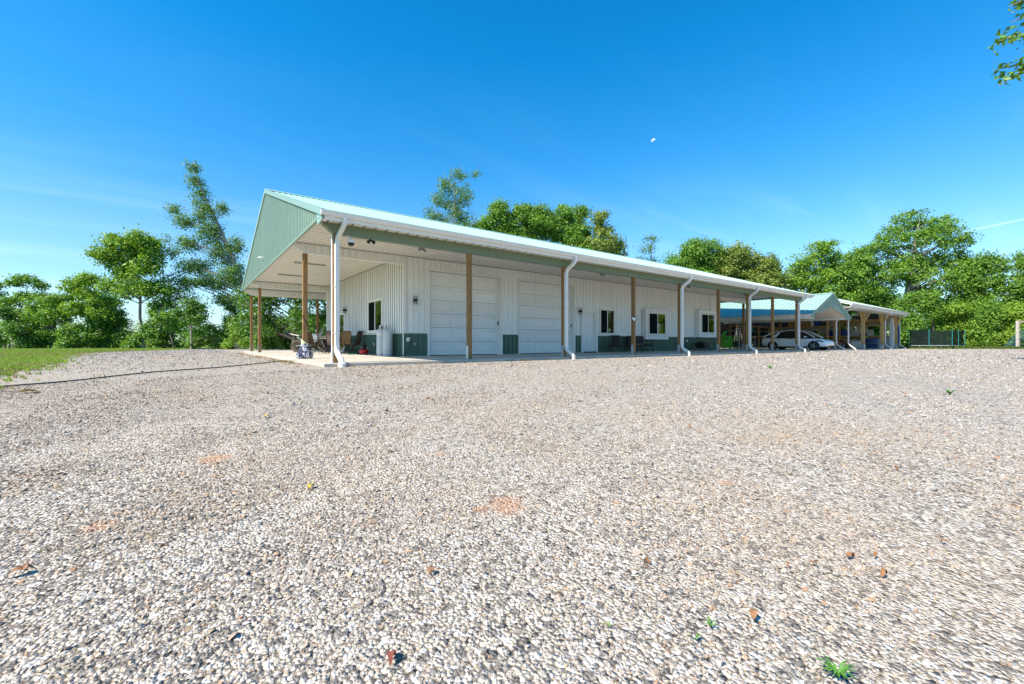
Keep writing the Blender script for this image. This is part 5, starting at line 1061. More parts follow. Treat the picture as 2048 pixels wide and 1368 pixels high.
def crate(name, m, lid_m, y, w, h, zb, label, group, x0=SHX0 + 0.06, dep=0.62, cat='storage box', lid=True, along='y'):
    """box with lid on a shelf: y is its near end, w its length"""
    if along == 'y': c = (x0 + dep / 2, y + w / 2, zb); hx, hy = dep / 2, w / 2
    else: c = (y + w / 2, x0 + dep / 2, zb); hx, hy = w / 2, dep / 2
    t = thing(name, label, cat, c, 0, group); k = 0.93
    hb = h * (0.86 if lid else 1.0)
    MB().loft([[(-hx * k, -hy * k, 0.002), (hx * k, -hy * k, 0.002), (hx * k, hy * k, 0.002), (-hx * k, hy * k, 0.002)], [(-hx, -hy, hb), (hx, -hy, hb), (hx, hy, hb), (-hx, hy, hb)]]).build('box_body', m, t, bevel=0.01)
    if lid: MB().box(-hx * 1.03, hx * 1.03, -hy * 1.03, hy * 1.03, hb, h).build('lid', lid_m, t, bevel=0.012)
    return t
def carton(y, w, h, zb, label, group, x0=SHX0 + 0.08, dep=0.6, along='y'):
    if along == 'y': c = (x0 + dep / 2, y + w / 2, zb); hx, hy = dep / 2, w / 2
    else: c = (y + w / 2, x0 + dep / 2, zb); hx, hy = w / 2, dep / 2
    t = thing('cardboard_box', label, 'carton', c, 0, group)
    MB().box(-hx, hx, -hy, hy, 0.002, h).build('box_body', CARDB, t, bevel=0.006)
    MB().box(-hx - 0.002, hx + 0.002, -0.03, 0.03, h * 0.8, h + 0.002).build('tape', mat('packing_tape', (0.45, 0.33, 0.2), 0.3), t)
    return t
def ypos(px): return float(onx(px, 690, SHX0 + 0.06)[1])
FZ = -0.07
gT = 'dark totes on the end shelves'; gC = 'cartons on the top shelf'; gB = 'totes on the back wall shelves'; gM = 'dark bundles on the middle shelf'
# top shelf of the end rack, from the yard inwards
lum = thing('lumber_stack', 'stack of pale pine boards lying along the top shelf', 'lumber', (55.4, 3.0, TOPZ + 0.0))
for i in range(3):
    for j in range(3): MB().box(-0.35 + j * 0.24, -0.13 + j * 0.24, -2.05 + 0.05 * ((i * 7 + j * 3) % 4), 1.9 - 0.06 * ((i + 2 * j) % 3), 0.27 + i * 0.115, 0.27 + i * 0.115 + 0.105).build('board', PINEH, lum, bevel=0.006)
for yy in (-1.6, 1.4): MB().box(-0.36, 0.36, yy - 0.05, yy + 0.05, 0.002, 0.268).build('bearer', WOOD, lum)
tag(MB().tube([(55.3, 1.4, TOPZ + 0.83), (55.35, 2.2, TOPZ + 0.85), (55.4, 3.3, TOPZ + 0.84)], [0.20, 0.22, 0.20], 12).build('rolled_tarp', mat('slate_blue_canvas', (0.06, 0.09, 0.13), 0.7, var=0.2, bump=0.4, bscale=8), smooth=True), 'rolled slate blue tarp lying on the stack of pine boards', 'tarp')
crate('storage_tote', BLACK, GREYT, 4.0, 0.55, 0.42, TOPZ + 0.62, 'black tote with red end perched at the inner end of the lumber stack', None)
crate('storage_tote', GREYT, RED, 5.15, 0.7, 0.38, TOPZ + 0.0, 'grey tote with red lid just past the pine boards on the top shelf', None)
crate('storage_tote', BLACK, BLACK, 5.95, 0.5, 0.5, TOPZ, 'black tote on the top shelf right of the blue barrel', None)
br = thing('blue_barrel', 'blue plastic barrel standing on the top shelf', 'barrel', (55.1, 6.85, TOPZ + 0.002))
MB().lathe([(0.27, 0.0), (0.29, 0.03), (0.29, 0.24), (0.305, 0.26), (0.29, 0.28), (0.29, 0.56), (0.305, 0.58), (0.29, 0.60), (0.28, 0.80), (0.24, 0.84)], n=22).build('drum', BLUE, br, smooth=True); MB().lathe([(0.05, 0.84), (0.05, 0.87)], (0.12, 0, 0), 10).build('bung', BLACK, br)
crate('storage_tote', VINYL, VINYL, 7.2, 0.28, 0.72, TOPZ, 'narrow white bin on the top shelf beside the blue barrel', None, lid=False, cat='bin')
for y, w, h, lab in ((7.55, 0.8, 0.66, 'right hand cardboard carton of the three beside the white bin'), (8.40, 0.85, 0.66, 'middle cardboard carton of the three beside the white bin'), (9.30, 0.55, 0.62, 'narrow cardboard carton, innermost of the three on the top shelf')):
    carton(y, w, h, TOPZ + 0.001, lab, gC)
for y, w, oo in ((10.0, 0.75, 'last but one'), (10.8, 0.75, 'innermost')): crate('storage_tote', TOTE, GREYT, y, w, 0.60, TOPZ + 0.001, oo + ' dark tote with grey lid on the top end shelf', gT)
# middle shelf
def bundle(y, w, h, m, label, zb=MIDZ, x=55.3, cat='bundle', grp=None, seed=0):
    r_ = np.random.default_rng(seed + 11); rings = []
    for k, z in enumerate(np.linspace(0, 1, 6)):
        f = math.sin(math.pi * (0.14 + 0.80 * z)) ** 0.6
        rings.append([(0.32 * f * math.cos(a) * (1 + 0.12 * r_.normal()), w / 2 * f * math.sin(a) * (1 + 0.12 * r_.normal()), 0.003 + z * h * (1 + 0.05 * r_.normal() * (z > 0))) for a in np.linspace(0, 6.283, 15)[:-1]])
    t = tag(MB().loft(rings).build('bundle', m, loc=(x, y + w / 2, zb), smooth=True), label, cat, grp); return t
bundle(5.0, 1.0, 0.62, TARP, 'bundled blue tarp, left of the two on the middle shelf', cat='tarp', seed=1)
bundle(4.05, 0.85, 0.70, TARP, 'bundled blue tarp, right of the two on the middle shelf', cat='tarp', seed=2)
bundle(5.6, 0.6, 0.5, mat('pale_blue_bag', (0.30, 0.38, 0.50), 0.6, bump=0.4, bscale=10), 'pale blue bag at the left of the blue tarps on the middle shelf', seed=3, cat='bag')
bundle(2.3, 0.7, 0.3, mat('mauve_cloth', (0.12, 0.08, 0.12), 0.8), 'small purple bundle on the middle shelf behind the braced post', seed=4)
for i, y in enumerate((6.7, 7.6, 8.6, 9.6)): bundle(y, 0.85, 0.55 + 0.1 * (i % 2), (mat('grey_green_canvas', (0.10, 0.12, 0.08), 0.8), BLACK, mat('brown_canvas', (0.22, 0.12, 0.06), 0.8), mat('dull_red_canvas', (0.28, 0.04, 0.03), 0.8))[i], ('grey green', 'black', 'brown', 'dull red')[i] + ' bag of gear on the middle shelf behind the car', seed=20 + i, grp=gM, cat='bag')
bundle(6.35, 0.35, 0.3, YEL, 'small yellow bag on the middle shelf near the timber upright', seed=9, cat='bag')
for y, w, oo in ((10.4, 0.6, 'last but one'), (11.0, 0.55, 'innermost')): crate('storage_tote', GREYT, TOTE, y, w, 0.5, MIDZ + 0.001, oo + ' grey tote on the middle end shelf', gT)
# floor level
bigbox = carton(3.75, 1.5, 1.02, FZ, 'large floor-standing cardboard box with red ring printed on it', None, x0=54.0, dep=0.6)
MB().lathe([(0.16, -0.304), (0.20, -0.304), (0.20, -0.301), (0.16, -0.301), (0.16, -0.304)], (0, -0.25, 0.70), 24, 'x').build('printed_ring', RED, bigbox)
wc = thing('white_chest', 'white chest freezer box on the shed floor behind the braced post', 'chest', (54.0, 2.9, FZ))
MB().loft([[(-0.3, -0.40, 0.0), (0.3, -0.40, 0.0), (0.3, 0.40, 0.0), (-0.3, 0.40, 0.0)], [(-0.35, -0.46, 0.72), (0.35, -0.46, 0.72), (0.35, 0.46, 0.72), (-0.35, 0.46, 0.72)]]).build('box_body', VINYL, wc, bevel=0.02); MB().box(-0.37, 0.37, -0.48, 0.48, 0.72, 0.78).build('lid', VINYL, wc, bevel=0.015)
for k, (y, z, lab) in enumerate(((1.25, 0, 'lower dark blue crate, nearer the yard'), (1.95, 0, 'lower dark blue crate beside the white chest'), (1.25, 0.52, 'upper dark blue crate, nearer the yard'), (1.95, 0.52, 'upper dark blue crate beside the white chest'))):
    crate('storage_crate', TOTE, TOTE, y, 0.66, 0.50, FZ + z, lab, 'dark blue crates on the shed floor', x0=53.7, dep=0.7)
bundle(1.95, 0.7, 0.2, YEL, 'lime yellow tool bag on top of the dark blue crates', zb=FZ + 1.03, x=54.05, cat='bag', seed=13)
pb = thing('paddle_board', 'tall white paddle board standing upright at the shed end post', 'paddle board', (54.4, 0.15, FZ), R(70))
MB().loft([[(-w, -0.04, z), (0, -0.06, z), (w, -0.04, z), (w, 0.04, z), (0, 0.06, z), (-w, 0.04, z)] for w, z in ((0.12, 0.0), (0.16, 0.35), (0.20, 0.9), (0.22, 1.6), (0.20, 2.3), (0.13, 2.85), (0.04, 3.1))]).build('board_hull', VINYL, pb, smooth=True); MB().box(-0.12, 0.12, -0.064, -0.058, 1.1, 1.7).build('deck_pad', GREYT, pb)
kb = thing('kayak', 'blue kayak hull standing upright behind the white paddle board', 'kayak', (55.4, -0.05, FZ), R(60))
MB().loft([[(-w, -0.05, z), (0, -0.18, z), (w, -0.05, z), (w, 0.05, z), (0, 0.10, z), (-w, 0.05, z)] for w, z in ((0.05, 0.0), (0.24, 0.5), (0.30, 1.2), (0.24, 2.0), (0.05, 2.6))]).build('hull', mat('blue_kayak', (0.05, 0.12, 0.25), 0.4), kb, smooth=True); MB().lathe([(0.2, -0.02), (0.2, 0.02)], (0, -0.15, 1.2), 14, 'y').build('cockpit_rim', BLACK, kb)
# shelf goods on the back wall
kk = 0
for x, w, m, lm, lab in ((44.3, 0.7, TOTE, GREYT, None), (45.2, 0.7, TOTE, GREYT, None), (46.8, 0.75, TOTE, VINYL, None), (47.8, 0.75, TOTE, GREYT, None), (48.75, 0.7, BLACK, GREYT, None), (49.6, 0.7, TOTE, TURQ, None), (50.6, 0.7, TOTE, GREYT, None), (51.5, 0.75, TOTE, TOTE, None), (52.5, 0.75, TOTE, TOTE, None)):
    kk += 1; nm = '%s dark tote from the left high on the back wall shelves, %%s lid' % ('first', 'second', 'third', 'fourth', 'fifth', 'sixth', 'seventh', 'eighth', 'ninth')[kk - 1] % {GREYT.name: 'grey', VINYL.name: 'white', TURQ.name: 'turquoise', TOTE.name: 'dark'}[lm.name]
    crate('storage_tote', m, lm, x, w, 0.52, TOPZ + 0.001, nm, gB, x0=10.9, dep=0.7, along='x')
crate('storage_tote', TURQ, TURQ, 46.7, 1.15, 0.50, MIDZ + 0.42, 'turquoise tote on the back wall shelves behind the car tail', None, x0=10.75, dep=0.7, along='x')
crate('storage_tote', GREYT, GREYT, 46.6, 1.2, 0.41, MIDZ, 'grey tote under the turquoise one', None, x0=10.9, dep=0.8, along='x')
for x, oo in ((44.3, 'leftmost'), (48.4, 'second'), (49.6, 'third'), (51.2, 'rightmost')): crate('storage_tote', BLACK, GREYT, x, 0.8, 0.55, MIDZ + 0.001, oo + ' black tote with grey lid on the lower back wall shelf', gB, x0=10.9, dep=0.7, along='x')
carton(52.3, 0.8, 0.6, MIDZ + 0.001, 'cardboard carton at the right end of the lower back shelf', None, x0=10.9, along='x')
wr = thing('wire_rack', 'small white wire rack on the floor behind the car tail', 'rack', (45.9, 10.1, FZ))
w_ = MB()
for sx in (0, 0.9):
    for sy in (0, 0.4): w_.tube([(sx, sy, 0), (sx, sy, 1.25)], 0.02, 6)
w_.build('upright', VINYL, wr); s_ = MB()
for z in (0.15, 0.6, 1.1): s_.box(-0.02, 0.92, -0.02, 0.42, z, z + 0.03)
s_.build('shelf', VINYL, wr); 
crate('storage_tote', VINYL, VINYL, 46.1, 0.4, 0.25, FZ + 0.181, 'small white bin on the bottom of the wire rack', None, x0=10.1, dep=0.36, along='x', cat='bin')

def bicycle(loc, rz, label, m):
    t = thing('bicycle', label, 'bicycle', loc, rz); r = 0.27
    for cx in (-0.42, 0.42):
        wh = MB().lathe([(r, -0.018), (r + 0.012, 0), (r, 0.018), (r - 0.03, 0.012), (r - 0.03, -0.012), (r, -0.018)], (cx, 0, r + 0.012), 26, 'y').build('wheel', RUBBER, t, smooth=True); sp_ = MB()
        for k in range(12): a = k * math.pi / 6; sp_.tube([(cx, 0, r + .012), (cx + (r - .03) * math.cos(a), 0, r + .012 + (r - .03) * math.sin(a))], 0.003, 4)
        sp_.build('spoke', STEEL, wh)
    MB().tube([(-0.42, 0, r), (-0.05, 0, 0.27), (0.30, 0, 0.60), (-0.16, 0, 0.58), (-0.05, 0, 0.27)], 0.016, 6).tube([(-0.42, 0, r), (-0.16, 0, 0.58), (-0.19, 0, 0.70)], 0.012, 6).build('bike_frame', m, t)
    MB().tube([(0.42, 0, r), (0.30, 0, 0.60), (0.27, 0, 0.78)], 0.014, 6).build('fork', m, t); MB().tube([(0.22, -0.22, 0.82), (0.27, 0, 0.78), (0.22, 0.22, 0.82)], 0.011, 6).build('handlebar', BLACK, t); MB().prism([(-0.30, 0.70), (-0.05, 0.71), (-0.05, 0.73), (-0.30, 0.745)], 'y', -0.05, 0.05).build('saddle', BLACK, t)
    return t
bicycle((52.9, 4.15, FZ), R(108), 'white bicycle leaning in front of the large printed cardboard box', VINYL)
bicycle((51.5, 6.3, FZ), R(75), 'black child bicycle parked beyond the nose of the car', BLACK)
bicycle((51.9, 5.9, FZ), R(95), 'dark red bicycle parked next to the carport post', mat('dark_red_paint', (0.16, 0.02, 0.02), 0.35))
bundle(7.6, 0.6, 1.1, mat('dark_green_cloth', (0.01, 0.08, 0.05), 0.8, bump=0.4), 'dark green folded umbrella standing behind the car bonnet', zb=FZ, x=53.6, cat='umbrella', seed=33)
for y, lab in ((7.9, 'cardboard carton on the shed floor behind the car bonnet'), (9.2, 'cardboard carton on the shed floor behind the windscreen')): carton(y, 0.8, 0.7, FZ, lab, None, x0=54.0)

# ------------------------------------------------------------------ trampoline and goal at the wood's edge
def g_at(x, y): return float(ground_z(x, y))
A = Vector((58.9, 0.35, 0)); B = Vector((59.9, -4.0, 0)); Cc = Vector((64.2, -4.9, 0)); Dd = Vector((63.4, 0.6, 0))
A = Vector(tuple(at(1818, 690, 45.5)[:2]) + (0,)); B = Vector(tuple(at(1904, 690, 43.6)[:2]) + (0,)); Cc = Vector(tuple(at(1929, 690, 47.0)[:2]) + (0,)); Dd = A + (Cc - B)
ctr = (A + B + Cc + Dd) / 4; ctr.z = g_at(ctr.x, ctr.y)
trp = thing('trampoline', 'rectangular trampoline with black safety net and teal padded poles', 'trampoline', ctr)
loc4 = [p - Vector((ctr.x, ctr.y, 0)) for p in (A, B, Cc, Dd)]; RH = 0.32; TOPN = 2.0
rim = []
for i in range(4):
    p, q = loc4[i], loc4[(i + 1) % 4]
    for k in (0.06, 0.35, 0.65, 0.94): rim.append((p.x + (q.x - p.x) * k, p.y + (q.y - p.y) * k, RH))
MB().tube(rim + rim[:2], 0.035, 8).build('frame_rim', GALV, trp, smooth=True)
MB().add([(x * 0.93, y * 0.93, RH - 0.01) for x, y, z in rim] + [(x * 0.93, y * 0.93, RH - 0.03) for x, y, z in rim], [tuple(range(16)), tuple(range(16, 32))[::-1]]).build('jump_mat', BLACK, trp)
pd = MB().loft([[(x * 1.01, y * 1.01, RH + 0.045), (x * 1.01, y * 1.01, RH + 0.02), (x * 0.90, y * 0.90, RH + 0.01), (x * 0.90, y * 0.90, RH + 0.035)] for x, y, z in rim + rim[:1]], cap=False).build('edge_pad', GREYT, trp)
nrm_ = 12; net = MB(); ring_n = []
for i in range(4):
    p, q = loc4[i], loc4[(i + 1) % 4]
    for k in np.linspace(0.02, 0.98, nrm_): ring_n.append((p.x + (q.x - p.x) * k, p.y + (q.y - p.y) * k))
rn = np.random.default_rng(5)
net.loft([[(x * (1 + sag), y * (1 + sag), z + (0.06 * math.sin(i * 0.57) if z > 1 else 0)) for i, (x, y) in enumerate(ring_n)] for z, sag in ((RH + 0.04, 0), (0.8, -0.03), (1.3, -0.035), (TOPN - 0.05, 0.0))], cap=False).build('safety_net', NET, trp, smooth=True)
for i in range(4):
    p, q = loc4[i], loc4[(i + 1) % 4]
    for k in (0.0, 0.48): 
        x, y = p.x + (q.x - p.x) * k, p.y + (q.y - p.y) * k
        MB().tube([(x * 1.01, y * 1.01, 0.28), (x * 1.015, y * 1.015, TOPN)], 0.027, 8).build('net_pole', TEAL, trp, smooth=True)
    for k in (0.25, 0.75):
        x, y = p.x + (q.x - p.x) * k, p.y + (q.y - p.y) * k
        MB().tube([(x, y, RH), (x, y, -0.02)], 0.03, 8).build('leg', GALV, trp)
gp_ = at(2035.5, 690, 45.5); gl_ = thing('goal_frame', 'weathered white timber goal with blue net at the right edge', 'goal', (gp_[0], gp_[1], g_at(gp_[0], gp_[1])), -(R(90) - TH) + R(12))
gh_ = 2.95
for x in (0.0, 5.2): MB().box(x - 0.11, x + 0.11, -0.11, 0.11, -0.05, gh_).build('goal_post', OLDW, gl_, bevel=0.01)
MB().box(0.11, 5.09, -0.08, 0.08, gh_ - 0.18, gh_).build('crossbar', OLDW, gl_)
gn2 = MB()
for i in range(27): x = 0.15 + i * 0.19; gn2.tube([(x, 0.0, gh_ - 0.9), (x, 0.9, 0.6), (x, 1.3, 0.02)], 0.010, 4)
for j in range(12): k = j / 11; gn2.tube([(0.1, 1.2 * k, (gh_ - 0.9) * (1 - k) + 0.02), (5.1, 1.2 * k, (gh_ - 0.9) * (1 - k) + 0.02)], 0.010, 4)
gn2.build('goal_net', mat('blue_rope', (0.05, 0.20, 0.42), 0.8), gl_); MB().tube([(0.15, -0.02, 1.9), (0.25, 0.05, 1.2), (0.35, 0.1, 0.6), (0.5, 0.1, 0.03)], 0.05, 6).build('rope_bundle', TEAL, gl_)

# ------------------------------------------------------------------ small litter on the gravel
def on_ground(px, py):
    d = 4.0
    for _ in range(40):
        p = at(px, py, d); g = float(ground_z(p[0], p[1])); d += ((g - CAM[2]) / ray(px, py)[2] - d) * 0.6
    return at(px, py, d)
def leaf(px, py, ln, m, label, group, seed):
    p = on_ground(px, py); r_ = np.random.default_rng(seed); rings = []
    for k in np.linspace(0, 1, 7):
        w = ln * 0.26 * math.sin(math.pi * min(0.97, 0.08 + 0.9 * k)) ** 0.8; zc = 0.022 * math.sin(k * 3.0) + 0.006 * r_.normal()
        rings.append([((k - 0.5) * ln, -w, zc + 0.35 * w), ((k - 0.5) * ln, 0, zc), ((k - 0.5) * ln, w, zc + 0.35 * w)])
    o = MB().loft(rings, closed=False).build('fallen_leaf', m, loc=(p[0], p[1], p[2] + 0.010), smooth=True, recalc=False); o.rotation_euler = (r_.normal(0, .15), r_.normal(0, .15), r_.uniform(0, 6.28)); tag(o, label, 'leaf', group)
leaf(45, 1150, 0.085, DLEAF, 'curled orange leaf on the gravel near the left edge of the picture', None, 1)
leaf(785, 1322, 0.06, mat('dark_red_leaf', (0.16, 0.035, 0.02), 0.7), 'crumpled dark red leaf at the bottom left of centre', None, 2)
leaf(622, 977, 0.06, YLEAF, 'yellow leaf on the gravel left of centre', None, 3)
leaf(532, 837, 0.09, YLEAF, 'yellow leaf farther up the gravel below the porch corner', None, 4)
leaf(60, 786, 0.25, YLEAF, 'pale yellow leaf beside the hose at the far left', None, 5)
for i, (px, py) in enumerate(((1577, 1138), (1628, 1138), (1700, 1120), (1752, 1117), (1768, 1156), (1750, 912), (1792, 941), (1380, 856), (1505, 1240), (1890, 1090), (1295, 1130), (860, 1150))): leaf(px, py, 0.03 + 0.010 * (i % 3), DLEAF, ('orange leaf, left of the row of four brown leaves at the lower right', 'brown leaf, second in the row of four at the lower right', 'brown leaf, third in the row of four at the lower right', 'brown leaf, right end of the row of four at the lower right', 'brown leaf just below the right end of the row of four', 'brown leaf far up the gravel on the right', 'brown leaf below the far one on the right', 'brown leaf on the gravel below the middle of the long wall', 'brown leaf right of the small green weed', 'brown leaf nearest the right edge of the picture', 'brown leaf above the small green weed', 'brown leaf left of the bare orange soil patch')[i], 'dry leaves on the gravel', 30 + i)
WEED = mat('weed_leaf', (0.07, 0.20, 0.02), 0.55, var=0.2, scale=20)
def weed(px, py, h, n, label, seed, m=None):
    p = on_ground(px, py); r_ = np.random.default_rng(seed); b = MB()
    for i in range(n):
        a = r_.uniform(0, 6.28); l = h * r_.uniform(0.6, 1.2); w = h * 0.07; c, s2 = math.cos(a), math.sin(a)
        b.add([(-s2 * w, c * w, 0), (s2 * w, -c * w, 0), (c * l * .5 + s2 * w, s2 * l * .5 - c * w, l * .6), (c * l * .5 - s2 * w, s2 * l * .5 + c * w, l * .6), (c * l, s2 * l, l * .55)], [(0, 1, 2, 3), (3, 2, 4)])
    tag(b.build('weed', m or WEED, loc=(p[0], p[1], p[2] + 0.008), recalc=False), label, 'weed')
weed(1422, 1257, 0.032, 16, 'small green weed sprouting in the gravel right of centre', 1); weed(1675, 1358, 0.06, 22, 'green weed at the bottom edge of the gravel', 2); weed(1218, 1258, 0.025, 9, 'tiny green sprout left of the larger gravel weed', 3); weed(1390, 1283, 0.03, 8, 'tiny green sprout below the larger gravel weed', 4)
weed(1900, 818 - 28, 0.10, 14, 'patch of low weed on the gravel towards the right', 5); weed(1540, 738, 0.12, 14, 'patch of low weed on the gravel below the third downspout', 6)
# dry grass clumps along the slab's edge
n0 = 620; k_ = rng.uniform(0, 1, n0); ex_ = np.where(rng.uniform(0, 1, n0) < 0.88, 0, 1)
x = np.where(ex_ == 0, -0.42 - 0.45 * rng.uniform(0, 1, n0) ** 2, -0.3 + 3.4 * rng.uniform(0, 1, n0)); y = np.where(ex_ == 0, 0.1 + 18 * rng.uniform(0, 1, n0) ** 1.4, -0.36 - 0.28 * rng.uniform(0, 1, n0))
clump = bumps(x * 4 + 1, y * 4) > np.where(ex_ == 0, -0.12, 0.08); x, y = x[clump], y[clump]; n1 = len(x); gh = rng.uniform(0.02, 0.065, n1)
tint = np.array([[0.42, 0.27, 0.11]]) * rng.uniform(0.5, 1.3, (n1, 1))
scatter('dry_grass', np.stack([x, y, ground_z(x, y) - 0.004], -1), np.stack([gh * 1.6, gh * 1.6, gh], -1), np.stack([rng.normal(0, .5, n1), rng.normal(0, .5, n1), rng.uniform(0, 6.28, n1)], -1), tint, rng.integers(0, 4, n1), tufts, GRASSM, 'dry straw coloured grass along the edge of the porch slab', 'dry grass')
n0 = 700; x = rng.uniform(3.5, 31, n0); y = rng.uniform(-0.62, -0.33, n0); clump = bumps(x * 3 + 1, y * 3) > 0.12; x, y = x[clump], y[clump]; n1 = len(x); gh = rng.uniform(0.02, 0.07, n1)
hue = rng.uniform(0, 1, (n1, 1)); tint = (1 - hue) * np.array([[0.38, 0.24, 0.1]]) + hue * np.array([[0.12, 0.2, 0.03]])
scatter('edge_weeds', np.stack([x, y, ground_z(x, y) - 0.004], -1), np.stack([gh * 1.6, gh * 1.6, gh], -1), np.stack([rng.normal(0, .4, n1), rng.normal(0, .4, n1), rng.uniform(0, 6.28, n1)], -1), tint, rng.integers(0, 4, n1), tufts, GRASSM, 'thin weeds and straw along the front edge of the long slab', 'weeds')
# ------------------------------------------------------------------ trees
def leaf_material(name, a, b, trans=0.38):
    m = bpy.data.materials.new(name); m.use_nodes = True; t = m.node_tree; bs = t.nodes['Principled BSDF']
    at_ = N(t, 'ShaderNodeAttribute', attribute_name='leafv')
    col = RAMP_(t, at_.outputs['Fac'], [(0.0, a), (0.75, b), (1.0, tuple(min(1, q * 1.35) for q in b))])
    L(t, col, bs.inputs['Base Color']); bs.inputs['Roughness'].default_value = 0.45; bs.inputs['Specular IOR Level'].default_value = 0.35
    tl = N(t, 'ShaderNodeBsdfTranslucent'); L(t, MIX_(t, 1.0, col, (1.25, 1.2, 0.55), 'MULTIPLY'), tl.inputs[0])
    mx = N(t, 'ShaderNodeMixShader'); mx.inputs[0].default_value = trans; L(t, bs.outputs[0], mx.inputs[1]); L(t, tl.outputs[0], mx.inputs[2]); L(t, mx.outputs[0], t.nodes['Material Output'].inputs[0]); return m
LEAF = {'deep': leaf_material('deep_green_leaf', (0.048, 0.123, 0.020), (0.153, 0.307, 0.043)), 'mid': leaf_material('mid_green_leaf', (0.077, 0.174, 0.024), (0.230, 0.410, 0.059)),
        'bright': leaf_material('bright_green_leaf', (0.111, 0.226, 0.025), (0.293, 0.470, 0.061)), 'olive': leaf_material('olive_leaf', (0.111, 0.183, 0.036), (0.312, 0.390, 0.089)),
        'blue': leaf_material('cool_green_leaf', (0.065, 0.152, 0.049), (0.196, 0.349, 0.108))}
def leaves_mesh(C, Rd, per, ls, seed, flat=0.75, fat=1.28, small=0.74, more=2.7):
    """leaf sprays round clump centres C with radii Rd: folded four-cornered leaves"""
    r_ = np.random.default_rng(seed); n = len(C); Rd = Rd * fat; ls = ls * small; idx = np.repeat(np.arange(n), int(per * more))
    u = r_.normal(0, 1, (len(idx), 3)); u /= np.linalg.norm(u, axis=1)[:, None]; rr = r_.uniform(0, 1, len(idx)) ** 0.5 * np.where(r_.uniform(0, 1, len(idx)) < 0.12, 1.6, 1.0)
    P = C[idx] + u * (rr * Rd[idx])[:, None] * np.array([1, 1, flat])
    nrm = u * 0.7 + np.array([0, 0, 0.55]) + r_.normal(0, 0.55, u.shape); nrm /= np.linalg.norm(nrm, axis=1)[:, None]
    a = np.cross(nrm, r_.normal(0, 1, u.shape)); a /= np.linalg.norm(a, axis=1)[:, None]; b = np.cross(nrm, a)
    s = ls * r_.uniform(0.55, 1.25, len(idx))[:, None]
    V = np.stack([P - a * s * 0.62, P - b * s * 0.36 + nrm * s * 0.10, P + a * s * 0.62, P + b * s * 0.36 + nrm * s * 0.10], 1).reshape(-1, 3)
    k = np.arange(len(idx)) * 4; F = np.stack([k, k + 1, k + 2, k + 3], -1)
    cv = np.clip(r_.uniform(0.0, 0.75, n)[idx] * 0.55 + r_.uniform(0, 1, len(idx)) * 0.55, 0, 1)
    me = npmesh('crown', V, F); at_ = me.attributes.new('leafv', 'FLOAT', 'FACE'); at_.data.foreach_set('value', cv.astype(np.float32)); return me
